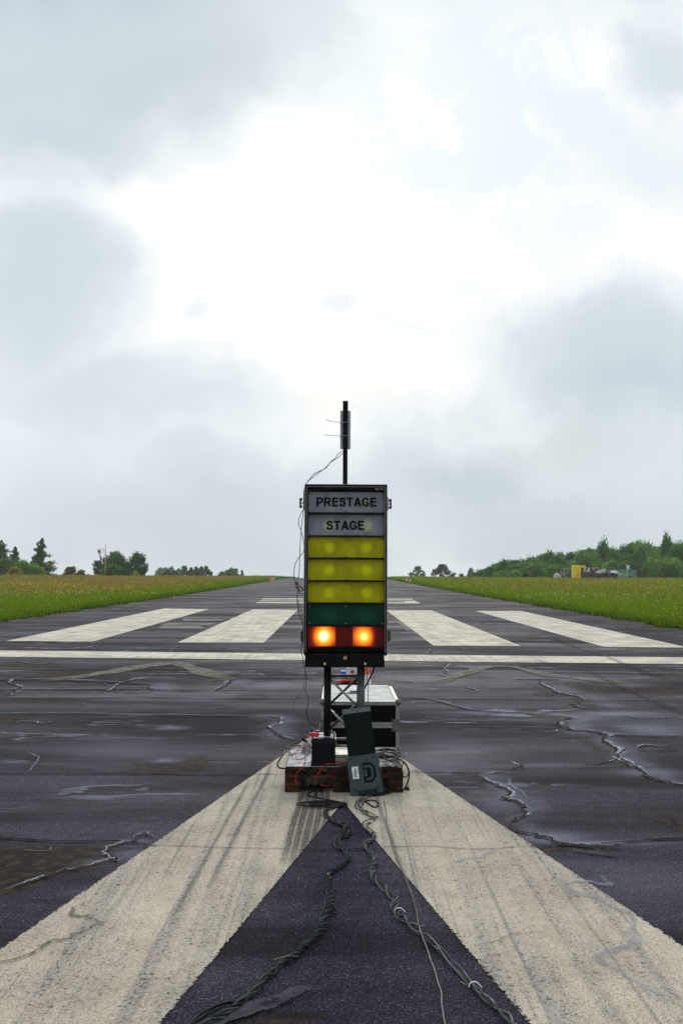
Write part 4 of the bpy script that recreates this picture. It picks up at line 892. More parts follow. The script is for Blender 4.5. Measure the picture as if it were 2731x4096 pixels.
wire('black_cable', [on(1560, 3020, Zt + .02), at(1592, 3035, 5.40), at(1612, 3048, 5.35), at(1606, 3068, 5.34), at(1606, 3090, 5.33), at(1612, 3106, 5.33), at(1624, 3108, 5.33), at(1632, 3096, 5.33), at(1633, 3075, 5.34), at(1615, 3050, 5.36)], .004, rubber, 'black cable loop hanging below the right corner of the pallet')
wire('black_cable', [on(1530, 3025, Zt + .02), at(1562, 3045, 5.36), at(1580, 3040, 5.35), at(1586, 3052, 5.345), at(1575, 3070, 5.34), at(1555, 3076, 5.35), at(1535, 3078, 5.36)], .0038, rubber, 'black cable curling over the front edge at the right of the pallet')
wire('grey_cable', [on(1545, 3035, Zt + .02), at(1552, 3050, 5.35), at(1556, 3066, 5.34), at(1566, 3060, 5.34), at(1584, 3047, 5.34), at(1575, 3036, 5.36), at(1558, 3040, 5.37)], .003, rubber_g, 'thin grey loop hanging at the right front of the pallet')
wire('grey_cable', [at(1592, 3050, 5.345), at(1590, 3070, 5.35), at(1578, 3092, 5.35), at(1563, 3118, 5.355)], .0022, rubber, 'thin wire trailing down the right block of the pallet')
wire('black_cable', [on(1345, 2998, Zt + .01), on(1352, 3012, Zt + .01), on(1370, 3022, Zt + .01), on(1395, 3026, Zt + .01)], .0035, rubber, 'black cable between the battery and the dark plastic case')
wire('black_cable', [on(1344, 3005, Zt + .012), on(1356, 3000, Zt + .012), on(1372, 3002, Zt + .012), on(1390, 2998, Zt + .012)], .003, rubber_g, 'grey cable behind the black one, right of the battery')
wire('black_cable', [at(1382, 3066, 5.355), at(1372, 3088, 5.35), at(1358, 3108, 5.345), at(1340, 3124, 5.335), gnd(1318, 3136, .012), gnd(1290, 3144, .01), gnd(1240, 3150, .008)], .0045, rubber, 'black cable sloping down the middle block of the pallet to the pile of leads')
wire('black_cable', [at(1390, 3050, 5.36), at(1384, 3080, 5.35), at(1372, 3100, 5.345), at(1345, 3126, 5.335), gnd(1322, 3140, .016)], .0030, rubber, 'thinner black cable beside the one down the middle block')

# pile of leads lying along the front of the pallet, left
for k, (pts, r, lb) in enumerate((
    ([(1140, 3151), (1160, 3144), (1210, 3146), (1260, 3149), (1300, 3146), (1330, 3150), (1360, 3153), (1385, 3151), (1402, 3145)], .0048, 'black lead lying along the foot of the pallet'),
    ([(1142, 3148), (1150, 3156), (1190, 3154), (1240, 3150), (1280, 3142), (1310, 3138)], .0045, 'black lead crossing the others at the left foot of the pallet'),
    ([(1300, 3150), (1250, 3160), (1200, 3163), (1158, 3160), (1156, 3153), (1190, 3150), (1240, 3146), (1270, 3141)], .0042, 'black lead bent back in a long narrow loop before the pallet'),
    ([(1235, 3140), (1262, 3144), (1290, 3147), (1270, 3155), (1240, 3156), (1232, 3150), (1262, 3146), (1300, 3150)], .0050, 'black lead bunched in the middle of the pile'),
    ([(1300, 3152), (1262, 3160), (1232, 3172), (1228, 3180), (1250, 3187), (1280, 3193), (1310, 3198), (1335, 3203), (1362, 3209), (1386, 3212)], .0042, 'black lead running out from the pile to a loose end'),
    ([(1286, 3162), (1268, 3168), (1262, 3178), (1266, 3187), (1290, 3196), (1325, 3202), (1350, 3207), (1362, 3218), (1370, 3226)], .0042, 'black lead from the pile down to the flat coil'))):
    wire('black_lead', [gnd(px, py, .006 + .004 * ((i + k) % 3)) for i, (px, py) in enumerate(pts)], r, rubber, lb)
m = MB(); m.rod(gnd(1277, 3158, .012), gnd(1288, 3166, .012), .010, .008, 8); tag(m.build('plug', blackm), 'small black plug end with a bright face below the pile of leads', 'plug')
c = gnd(1292, 3226, 0)
blobcoil('cable_coil', c, .125, .045, 3.4, .0045, rubber, 'flat stretched coil of black cable lying on the painted arrow tip', 9, z=0.005, zamp=.006)
wire('black_lead', [gnd(*p_, .01) for p_ in ((1336, 3204), (1318, 3212), (1303, 3220), (1330, 3228), (1355, 3229))], .0042, rubber, 'short black lead crossing above the flat coil')

def bundle(name, pts, nst, rt, r, mat, label, group, pitch=.16, seed=1, mats=None):
    rnd = random.Random(seed); C = resample(smooth_path([gnd(px, py, .006) for px, py in pts], 8), .012)
    root = empty(name, C[0].copy() * 1.0, label, 'cable', group); root.location.z = 0
    acc = 0; ph = 0; rows = [[] for _ in range(nst)]; offs = [rnd.uniform(0, 6) for _ in range(nst)]
    for i, p in enumerate(C):
        t = C[min(i + 1, len(C) - 1)] - C[max(i - 1, 0)]; t.normalize(); side = Vector((-t.y, t.x, 0))
        s = i * .012; ph = 2 * math.pi * s / pitch + 2.6 * math.sin(s * 3.1 + seed) + 1.1 * math.sin(s * 7.7 + seed * 2)
        for k in range(nst):
            a = ph + 2 * math.pi * k / nst + .7 * math.sin(s * 9 + offs[k])
            ra = rt * (1 + .9 * math.sin(s * 6.3 + offs[k]) * math.sin(s * 2.1 + seed + offs[k]))
            q = p + side * ra * math.cos(a); q.z = r + .001 + abs(rt * .9 * (1 + math.sin(a)) * .85)
            rows[k].append(q - root.location)
    for k in range(nst):
        m = MB(); m.tube(rows[k], r, 6); m.build('strand', (mats or [mat])[k % len(mats or [mat])], root)
    return root
GB = 'cable bundles trailing over the ground toward the camera'
bundle('cable_bundle', [(1338, 3234), (1318, 3238), (1304, 3250), (1303, 3262), (1315, 3275), (1332, 3285), (1352, 3295), (1374, 3302), (1386, 3304), (1380, 3318), (1386, 3332), (1400, 3342)], 4, .010, .0042, strandm, 'upper curled part of the left cable bundle, inside the arrow tip', GB, seed=2, mats=[strandm, rubber])
bundle('cable_bundle', [(1396, 3348), (1366, 3354), (1357, 3368), (1364, 3388), (1378, 3404), (1391, 3422), (1394, 3438), (1380, 3454), (1354, 3474), (1316, 3497), (1309, 3528), (1305, 3560), (1316, 3582), (1319, 3604), (1313, 3631), (1300, 3664), (1297, 3692), (1286, 3719), (1266, 3747), (1227, 3780), (1182, 3825), (1140, 3850), (1102, 3887), (1057, 3919), (1030, 3963), (990, 3996), (959, 4021), (910, 4055), (856, 4088), (790, 4125), (700, 4180), (600, 4230)],
       5, .012, .0033, strandm, 'long twisted cable bundle on the left, running down to the bottom edge', GB, pitch=.13, seed=4, mats=[strandm, rubber, strandm])
wire('black_lead', [gnd(px, py, .008) for px, py in ((1398, 3336), (1380, 3332), (1360, 3338), (1340, 3358), (1337, 3378), (1346, 3391), (1364, 3396))], .0042, strandm, 'single cable bowing out left of the left bundle')
wire('black_lead', [gnd(px, py, .012) for px, py in ((980, 4000), (950, 4006), (914, 4008), (861, 4024), (803, 4055), (762, 4093), (720, 4150))], .0045, rubber, 'black cable splitting off left at the bottom of the left bundle')
wire('black_lead', [gnd(px, py, .008) for px, py in ((975, 4030), (940, 4016), (900, 4012), (850, 4034), (810, 4068), (775, 4090), (745, 4130))], .0040, rubber, 'second black cable splitting off beside the first at the bottom left')
m = MB(); c = gnd(1332, 3646, .008); m.tube([(c.x + .0165 * math.cos(a), c.y + .030 * math.sin(a), .008 + .004 * math.sin(a * .5)) for a in [k * .32 for k in range(21)]], .0042, 7)
tag(m.build('cable_loop', rubber), 'small round loop of cable standing off the left bundle', 'cable loop')
bundle('cable_bundle', [(1530, 3176), (1490, 3184), (1455, 3198), (1433, 3214), (1429, 3230), (1444, 3244), (1467, 3258), (1485, 3268), (1502, 3276), (1483, 3290), (1463, 3298), (1466, 3317), (1486, 3332), (1500, 3348), (1483, 3363), (1463, 3378), (1464, 3394), (1479, 3413), (1494, 3432), (1500, 3459), (1487, 3480), (1491, 3507), (1506, 3532), (1528, 3546), (1552, 3576), (1577, 3607), (1582, 3640), (1594, 3664), (1615, 3683), (1646, 3705), (1676, 3733), (1730, 3775), (1768, 3810), (1806, 3856), (1844, 3894), (1879, 3936), (1921, 3982), (1959, 4016), (2009, 4058), (2047, 4096), (2120, 4170), (2200, 4240)],
       4, .012, .0032, strandm, 'long twisted cable bundle on the right, running to the bottom edge', GB, pitch=.24, seed=8, mats=[strandm, pbr('mid_grey_cable', (.085, .09, .10), .45)])
wire('black_lead', [gnd(px, py, .010) for px, py in ((1448, 3222), (1456, 3206), (1480, 3200), (1500, 3203), (1512, 3214), (1510, 3224), (1496, 3228), (1478, 3218), (1462, 3206))], .0042, rubber, 'loose black loop at the top of the right bundle')
for k, pts in enumerate((((1404, 3164), (1425, 3170), (1470, 3172), (1530, 3170), (1580, 3162), (1632, 3154)), ((1412, 3170), (1440, 3180), (1490, 3182), (1540, 3174), (1590, 3160), (1615, 3158)), ((1425, 3172), (1480, 3177), (1530, 3176), (1560, 3168)))):
    wire('black_lead', [gnd(px, py, .008 + .004 * k) for px, py in pts], .0048, rubber, ('upper', 'lower', 'middle')[k] + ' of the three black leads below the dark plastic case')
m = MB(); m.rod(gnd(1622, 3150, .01), gnd(1634, 3158, .01), .009, .007, 8); m.rod(gnd(1630, 3150, .012), gnd(1634, 3146, .02), .005, .005, 8); tag(m.build('plug', blackm), 'black plug end on the ground at the right of the pallet', 'plug')
wire('grey_cable', [at(1522, 3066, 5.215)] + [gnd(px, py, z) for px, py, z in ((1529, 3114, .075), (1531, 3173, .006), (1536, 3215, .004), (1543, 3250, .004), (1546, 3294, .004), (1563, 3359, .004), (1578, 3405, .004), (1596, 3456, .004), (1622, 3515, .004), (1642, 3569, .004), (1665, 3641, .004), (1672, 3699, .006), (1686, 3741, .016), (1707, 3794, .006), (1722, 3840, .004), (1737, 3879, .004), (1749, 3924, .004), (1764, 3970, .004), (1766, 4016, .004), (1779, 4096, .004), (1800, 4200, .004))],
     .0034, pbr('light_grey_cable', (.12, .12, .125), .45), 'single light grey cable from the dark plastic case down to the bottom edge')
for px, py, lb, ang in ((1594, 3640, 'white cable tie round the right bundle where it narrows', .2), (1894, 3938, 'white cable tie on the lower right bundle', .3), (1310, 3502, 'tiny white tie at the bend of the left bundle', .6), (1490, 3292, 'white tag at the upper right bundle', .4)):
    c = gnd(px, py, .014); L = .034 if py > 3600 else .02
    if py < 3550: L = .016
    m = MB(); m.tube(smooth_path([(c.x - L * .55, c.y - .004, .006), (c.x - L * .3, c.y, .020), (c.x + L * .25, c.y, .022), (c.x + L * .8, c.y - ang * .03, .008)], 4), .0022, 6); tag(m.build('cable_tie', whitetie), lb, 'cable tie')
straw = pbr('dry_straw', (.34, .29, .12), .7)
for pts, lb in ((((100, 3399), (150, 3403), (200, 3402), (206, 3386)), 'bent yellow straw on the dark asphalt at the left'), (((1095, 3838), (1120, 3832), (1160, 3818)), 'yellow straw stuck under the left cable bundle'), (((1840, 3925), (1870, 3943)), 'pale straw beside the lower right bundle'),
                (((1920, 3968), (1950, 3982)), 'pale straw right of the lower right bundle'), (((1662, 3708), (1698, 3700)), 'short straw under the single grey cable')):
    m = MB(); m.tube([gnd(*p_, .005) for p_ in pts], .0016, 5); tag(m.build('straw', straw), lb, 'straw')

# ------------------------------------------------------------------ DARK PLASTIC CASE leaning on the pallet
LC = bpy.data.objects.new('plastic_case', None); COL.objects.link(LC); tag(LC, 'dark green grey plastic case with its long black lid up, leaning on the pallet', 'plastic case')
p0 = gnd(1405, 3160, 0)
LC.location = (at(1468, 3150, 5.285).x, 5.285, .012); LC.rotation_euler = Euler((R(-8), R(-7.5), 0), 'XYZ'); LC.scale = (.97, .75, .93)
lcs = LC.location.y / FPX       # metres per pixel here
w = 120 * lcs; h = 128 * lcs
def lp(mb, name, mt, par=LC, bev=.002, loc=None): return mb.build(name, mt, par, bev, loc)
W2 = .108
m = MB(); m.box((-W2, -.006, .008), (W2, .060, .270)); lp(m, 'body', greenplastic, bev=.006)
m = MB()          # raised front face with D shaped recess: frame of pieces around the recess
fx0, fx1, fz0, fz1 = -.098, .098, .040, .262
rx0, rx1, rz0, rz1 = -.008, .078, .082, .218
poly_o = [(fx0, fz0), (fx1, fz0), (fx1, fz1), (fx0, fz1)]
D_ = [(rx0, rz0), (rx1 - .030, rz0), (rx1, rz0 + .035), (rx1, rz1 - .035), (rx1 - .030, rz1), (rx0, rz1)]
m.prism([(fx0, fz0), (rx0, fz0), (rx0, fz1), (fx0, fz1)], -.020, -.0065)
m.prism([(rx0, fz0), (fx1, fz0), (fx1, rz0 + .035), (rx1, rz0 + .035), (rx1 - .030, rz0), (rx0, rz0)], -.020, -.0065)
m.prism([(rx0, fz1), (rx0, rz1), (rx1 - .030, rz1), (rx1, rz1 - .035), (fx1, rz1 - .035), (fx1, fz1)], -.020, -.0065)
m.prism([(rx1, rz0 + .035), (fx1, rz0 + .035), (fx1, rz1 - .035), (rx1, rz1 - .035)], -.020, -.0065)
lp(m, 'front_face', greenplastic, bev=0)
m = MB(); m.prism([(rx0 + .001, rz0 + .001), (rx1 - .031, rz0 + .001), (rx1 - .001, rz0 + .036), (rx1 - .001, rz1 - .036), (rx1 - .031, rz1 - .001), (rx0 + .001, rz1 - .001)], -.0085, -.0062); lp(m, 'recess', darkplastic, bev=0)
m = MB(); m.prism([(rx0 + .014, rz0 + .018), (rx1 - .036, rz0 + .018), (rx1 - .016, rz0 + .040), (rx1 - .016, rz1 - .040), (rx1 - .036, rz1 - .018), (rx0 + .005, rz1 - .018), (rx0 + .005, rz1 - .034), (rx1 - .044, rz1 - .034), (rx1 - .032, rz1 - .048), (rx1 - .032, rz0 + .046), (rx1 - .044, rz0 + .032), (rx0 + .014, rz0 + .030)], -.019, -.009)
lp(m, 'carry_handle', greenplastic, bev=.0015)
m = MB(); m.box((rx0 + .006, -.016, rz0 + .044), (rx0 + .026, -.0088, rz1 - .046)); lp(m, 'handle_grip', greenplastic, bev=.002)
m = MB(); m.box((-.080, -.0225, .118), (-.038, -.0203, .200)); lab = lp(m, 'name_plate', labelw, bev=.0008)
m = MB()
rs = random.Random(5); P = []
for k in range(34):
    tt = k / 33; P.append((-.059 + .010 * math.sin(k * 1.9) * (1 - .3 * tt) + .002 * rs.uniform(-1, 1), -.0232, .190 - .062 * tt + .006 * math.sin(k * 2.7)))
m.tube(smooth_path(P, 3), .0008, 5); m.tube([(-.055, -.0232, .186), (-.062, -.0232, .130)], .0008, 5); m.build('scribble', inkm, lab)
for sx, sz in ((-1, 1), (1, 1), (-1, 0), (1, 0)):
    m = MB(); xx = sx * .078; zz = .252 if sz else .050; m.box((xx - .012, -.0212, zz - .003), (xx + .012, -.0203, zz + .003)); lp(m, 'slot', darkplastic, bev=0)
m = MB()
for k in range(12): m.box((-.045 + k * .010, -.010, .012), (-.040 + k * .010, -.0065, .034))
for xx in (-.062, .060): m.box((xx, -.014, .008), (xx + .004, -.0066, .038))
lp(m, 'foot_ribs', darkplastic, bev=0)
m = MB(); m.box((-.094, .006, .2705), (.094, .030, .560)); lid = lp(m, 'lid', darkplastic, bev=.003)
m = MB(); m.box((-.095, .0035, .5605), (.095, .034, .592))
for xx in (-.032, .002, .036): m.box((xx, .0015, .562), (xx + .003, .0034, .591))
for sx in (-1, 1): m.box((sx * .0955 - .0015, .001, .556), (sx * .0955 + .0015, .034, .600))
lp(m, 'lid_edge', pbr('lid_rim', (.10, .115, .115), .4, scale=50, var=.5), bev=.001)

# ------------------------------------------------------------------ FLIGHT CASE behind
FY0, FY1 = 6.52, 7.45
fa, fb2 = at(1284, 2900, FY0), at(1597, 2900, FY0); ft = at(1440, 2806, FY0).z
FC = empty('flight_case', ((fa.x + fb2.x) / 2, (FY0 + FY1) / 2, 0), 'low black and aluminium flight case with white lid, standing behind the pallet', 'flight case')
fw = (fb2.x - fa.x) / 2; fd = (FY1 - FY0) / 2; H = ft; zs = at(1440, 2900, FY0).z
m = MB(); m.box((-fw + .004, -fd + .004, .03), (fw - .004, fd - .004, zs - .004)); m.build('body', laminate, FC)
m = MB(); m.box((-fw + .004, -fd + .004, zs + .004), (fw - .004, fd - .004, H - .004)); lid = m.build('lid', [laminate], FC)
m = MB(); m.box((-fw + .034, -fd + .034, H - .0035), (fw - .034, fd - .034, H - .0005)); m.build('lid_top', lidwhite, FC)
e = .030
for s in (-1, 1):
    xa, xb = sorted((s * fw, s * (fw - e)))
    for s2 in (-1, 1):
        ya, yb3 = sorted((s2 * fd, s2 * (fd - e)))
        m = MB(); m.box((xa, ya, .032), (xb, yb3, H - .032)); m.build('corner_strip', alu, FC, .002)
    m = MB(); m.box((xa, -fd + e + .001, H - e), (xb, fd - e - .001, H + .0005)); m.build('top_edge', alu, FC, .002)
    m = MB(); m.box((xa, -fd + e + .001, .028), (xb, fd - e - .001, .028 + e)); m.build('bottom_edge', alu, FC, .002)
    ya, yb3 = sorted((s * fd, s * (fd - e)))
    m = MB(); m.box((-fw, ya - (.001 if s < 0 else 0), H - e), (fw, yb3, H + .001)); m.build('top_edge', alu, FC, .002)
    m = MB(); m.box((-fw, ya - (.001 if s < 0 else 0), .027), (fw, yb3, .028 + e * .8)); m.build('bottom_edge', alu, FC, .002)
for a_, b_ in (((-fw - .001, -fd - .002, zs - .024), (fw + .001, -fd + .01, zs - .001)), ((-fw - .001, -fd - .003, zs + .0005), (fw + .001, -fd + .01, zs + .022))):
    m = MB(); m.box(a_, b_); m.build('closure_rail', alu, FC, .0015)
m = MB(); m.box((-fw - .002, -fd + .012, zs - .022), (-fw + .008, fd - .01, zs + .022)); m.build('closure_rail', alu, FC, .0015)
for sx in (-1, 1):
    for sy in (-1, 1):
        for zz in (.030, H - .006):
            m = MB(); m.ball((sx * (fw - .010), sy * (fd - .010), zz), .026, n=12); m.build('corner_ball', steel, FC)
for sx in (-1, 1):
    m = MB(); m.box(*( ((fw - .060, -fd - .0045, zs + .002), (fw + .003, -fd - .0033, zs + .048)) if sx > 0 else ((-fw - .003, -fd - .0045, zs + .002), (-fw + .06, -fd - .0033, zs + .048)))); m.box(*( ((fw - .060, -fd - .0045, zs - .050), (fw + .003, -fd - .0033, zs - .002)) if sx > 0 else ((-fw - .003, -fd - .0045, zs - .05), (-fw + .06, -fd - .0033, zs - .002))))
    m.build('corner_brace', steel, FC, .001)
m = MB()
for k in range(5): m.rod((-fw - .004 - .006, -fd + .15 + k * .03, .08), (-fw - .004 - .006, -fd + .15 + k * .03, .19), .005)
m.box((-fw - .005, -fd + .12, .07), (-fw - .001, -fd + .31, .20)); m.build('spring_handle', steel, FC)
m = MB()
for xx in np.linspace(-fw + .1, fw - .1, 5):
    m.ball((xx, -fd - .001, H - .015), .005, n=8); m.ball((xx, -fd - .001, .042), .005, n=8)
for zz in (.08, .13, zs + .07, zs + .10): m.ball((fw - .015, -fd, zz), .005, n=8)
m.build('rivets', steel, FC)
zt = H + .0015
for k, (px, py, L) in enumerate(((1413, 2772, .10), (1418, 2766, .07))):
    q = gnd(px, py, zt + .006); m = MB(); m.rod((-L / 2, 0, 0), (L / 2, 0, 0), .0055, n=10); m.rod((-L / 2, 0, 0), (-L / 2 - .012, 0, 0), .0035, .002); o = m.build('marker_pen', blackm); o.location = (q.x, q.y, zt + .006); o.rotation_euler.z = R(2)
    tag(o, 'black pen lying on the white case lid, %s' % ('the nearer one' if k == 0 else 'the farther one'), 'pen', 'pens on the white case lid')

# things stacked on the ground behind the flight case
YK = 9.3
def kz(py): return at(1400, py, YK).z
def kx(px): return at(px, 2700, YK).x
m = MB(); m.box((kx(1343), YK, 0.0), (kx(1447), YK + .30, kz(2733) )); m.box((kx(1350), YK - .01, .03), (kx(1440), YK - .0005, kz(2738))); o = m.build('black_box', blackm, None, .01); tag(o, 'low black box on the ground behind the flight case, under the orange roll', 'box')
zc = kz(2724); r = .0265
m = MB(); m.rod((kx(1365), YK + .08, kz(2733) + r), (kx(1436), YK + .08, kz(2733) + r), r, n=18); m.rod((kx(1345), YK + .08, kz(2733) + .012), (kx(1364.5), YK + .08, kz(2733) + .012), .011, n=10); tag(m.build('orange_roll', [orangep]), 'orange roll lying on the low black box', 'roll')
zb0 = kz(2733) + 2 * r + .001
UN = empty('warning_lamp_box', (kx(1408), YK + .10, zb0), 'white and orange box with a round lens, seen between the truss tubes', 'box')
hw0 = kx(1432) - kx(1383); top = kz(2667) - zb0
m = MB(); m.box((-hw0 / 2 - .003, -.06, 0), (hw0 / 2 + .003, .08, .030)); m.build('base', orangep, UN, .004)
m = MB(); m.prism([(-hw0 / 2, .0305), (hw0 / 2, .0305), (hw0 / 2 - .012, top + .02), (-hw0 / 2 + .012, top + .02)], -.055, .075); m.build('housing', whitep, UN, .004)
m = MB(); m.rod((0.004, -.0555, .070), (0.004, -.064, .070), .021, .019, 18); m.build('lens', pbr('dull_lens', (.16, .12, .13), .3), UN)
m = MB(); m.box((-.028, -.04, 0), (.028, .05, kz(2672) - kz(2697) + .0)); o = m.build('blue_box', bluep, None, .003); o.location = (kx(1373.5), YK + .10, zb0 + .004); tag(o, 'small bright blue box beside the white and orange one', 'box')

def cone(loc, h, label, group, rz=0):
    root = empty('traffic_cone', loc, label, 'traffic cone', group, rz)
    s = h / .65
    m = MB(); m.prism([(-.19 * s, 0), (.19 * s, 0), (.19 * s, .03 * s), (-.19 * s, .03 * s)], -.19 * s, .19 * s); m.build('base', orangep, root, .012 * s)
    z = [.0305, .22, .36, .46, .55, .65]; rad = lambda t: (.135 * (1 - t / .70) + .012)
    for i in range(5):
        m = MB(); m.rod((0, 0, z[i] * s), (0, 0, z[i + 1] * s), rad(z[i]) * s, rad(z[i + 1]) * s, 20, caps=(i == 4)); m.build('cone_body' if i % 2 == 0 else 'white_band', orangep if i % 2 == 0 else whitep, root)
    return root
GC = 'small orange and white cones at the far runway edges'
q = at(1457, 2740, 9.25); cone((q.x, 9.25, 0), .52, 'orange and white traffic cone behind the flight case, right of the truss', None)
wire('pink_cord', [at(1471, 2669, 9.2), at(1480, 2677, 9.2), at(1487, 2685, 9.2)], .006, pbr('pink_cord', (.7, .10, .16), .5), 'short pink cord right of the cone top', 'cord')
for px, py, d, lb in ((1084, 2328, 106, 'left cone of the far pair at the left runway edge'), (1094, 2326, 112, 'right cone of the far pair at the left runway edge'), (1626, 2329, 108, 'left cone of the far pair at the right runway edge'), (1638.5, 2332, 101, 'right cone of the far pair at the right runway edge')):
    q = at(px, py, d); cone((q.x, d, zup(d)), .65 * d / 106, lb, GC, rz=.3)

# ------------------------------------------------------------------ MEADOW grass and flowers (uncountable: stuff)
def grass(side, N, seed):
    g = np.random.default_rng(seed)
    d = 16 * np.exp(g.random(N) * math.log(215 / 16))
    edge = (-XL if side < 0 else XR)
    wid = np.maximum(.56 * d + 5 - edge, 4.0)
    off = wid * g.random(N) ** 1.15
    k = g.random(N) < .16; off[k] = g.random(k.sum()) * 1.1             # denser fringe at the asphalt edge
    wob = .12 * np.sin(d * 1.9) + .10 * np.sin(d * 5.3 + 1) + .05 * np.sin(d * 13)
    x = side * (edge + off + np.where(off < 1.5, wob - .05, 0)); y = d
    fr = np.clip(off / 2.2, 0, 1)
    lump = .5 + .5 * np.sin(x * .9 + 1.7 * np.sin(y * .35)) * np.sin(y * .8 + np.sin(x * .6) * 2)
    far = np.clip((d - 38) / 45, 0, 1)
    h = (.09 + .13 * fr + .14 * fr * far) * (.6 + .8 * g.random(N)) * (.60 + .75 * lump)
    w = (.008 + .00040 * d) * (.7 + .6 * g.random(N))
    z = prof(y) + (np.clip((np.abs(x) - 9.7) / 6, 0, 1)) * (.05 * np.sin(x * .11 + y * .05) + .05 * np.sin(y * .083 + 1.3)) - .015
    an = g.random(N) * math.pi; cx, cy = np.cos(an) * w, np.sin(an) * w * .5
    lx, ly = (g.random(N) - .5) * h * .7, (g.random(N) - .5) * h * .5
    V = np.empty((N, 3, 3)); V[:, 0] = np.stack([x - cx, y - cy, z], 1); V[:, 1] = np.stack([x + cx, y + cy, z], 1); V[:, 2] = np.stack([x + lx, y + ly, z + h], 1)
    C = np.empty((N, 3))
    dg, mg, yg = np.array([.040, .095, .004]), np.array([.135, .235, .006]), np.array([.27, .30, .03])
    t = np.clip(off / 1.2, 0, 1)[:, None]; C[:] = dg * (1 - t) + mg * t
    r = g.random(N)[:, None]; C = C * (.6 + .7 * r); C = np.where(g.random(N)[:, None] < .22, yg * (.6 + .6 * r), C)
    patch = .5 + .5 * np.sin(x * .13 + 2 * np.sin(y * .045)) * np.cos(y * .07 + x * .03)
    red = np.clip((d - 34) / 34, 0, 1) * np.clip((off - 1.5) / 5, 0, 1) * (.45 + .5 * patch) * (.9 if side < 0 else .38)
    rc = np.array([[.38, .15, .075], [.30, .19, .08], [.34, .25, .12]])[g.integers(0, 3, N)] * (.65 + .6 * r)
    C = np.where((g.random(N) < red)[:, None], rc, C)
    col = np.ones((N, 3, 4)); col[:, :, :3] = C[:, None, :]
    o = np_mesh('meadow_grass', V.reshape(-1, 3), np.arange(N * 3).reshape(-1, 3), grassm, attrs={'tint': ('FLOAT_COLOR', col.reshape(-1, 4))})
    tag(o, 'tall meadow grass with reddish sorrel %s of the runway' % ('left' if side < 0 else 'right'), 'grass', kind='stuff')
    # flowers
    M = N // 14; d = 18 * np.exp(g.random(M) * math.log(200 / 18)); off = 1.0 + np.maximum(.56 * d + 5 - edge - 1, 3) * g.random(M)
    x = side * (edge + off); y = d
    band = np.exp(-((d - (62 if side < 0 else 85)) / (22 if side < 0 else 45)) ** 2)
    clump = .5 + .5 * np.sin(x * .35 + np.sin(y * .2) * 2) * np.sin(y * .21 + x * .11)
    keep = g.random(M) < (.10 + .9 * band) * (.1 + .9 * clump ** 3) * (1.1 if side < 0 else 1.0); white = g.random(M) < np.where(d < 50, .55, .08)
    x, y, off, d, white = x[keep], y[keep], off[keep], d[keep], white[keep]; M = len(x)
    z = prof(y) + (np.clip((np.abs(x) - 9.7) / 6, 0, 1)) * (.05 * np.sin(x * .11 + y * .05) + .05 * np.sin(y * .083 + 1.3)) + (.22 + .2 * g.random(M)) * np.clip(off / 3, .5, 1)
    s = (.009 + .00034 * d) * (.6 + .8 * g.random(M)); V = np.empty((M, 4, 3))
    for i, (a, b) in enumerate(((-1, -.2), (1, -.3), (.9, .8), (-.8, .9))): V[:, i] = np.stack([x + a * s, y + (i % 2) * s * .6, z + b * s * .8], 1)
    col = np.ones((M, 4, 4)); c = np.where(white[:, None], np.array([.72, .72, .60]), np.array([.85, .62, .01])) * (.6 + .5 * g.random(M))[:, None]; col[:, :, :3] = c[:, None, :]
    o = np_mesh('meadow_flowers', V.reshape(-1, 3), np.arange(M * 4).reshape(-1, 4), grassm, attrs={'tint': ('FLOAT_COLOR', col.reshape(-1, 4))})
    tag(o, 'yellow and white wild flowers in the meadow %s of the runway' % ('left' if side < 0 else 'right'), 'flowers', kind='stuff')
grass(-1, 300000, 3); grass(1, 300000, 4)

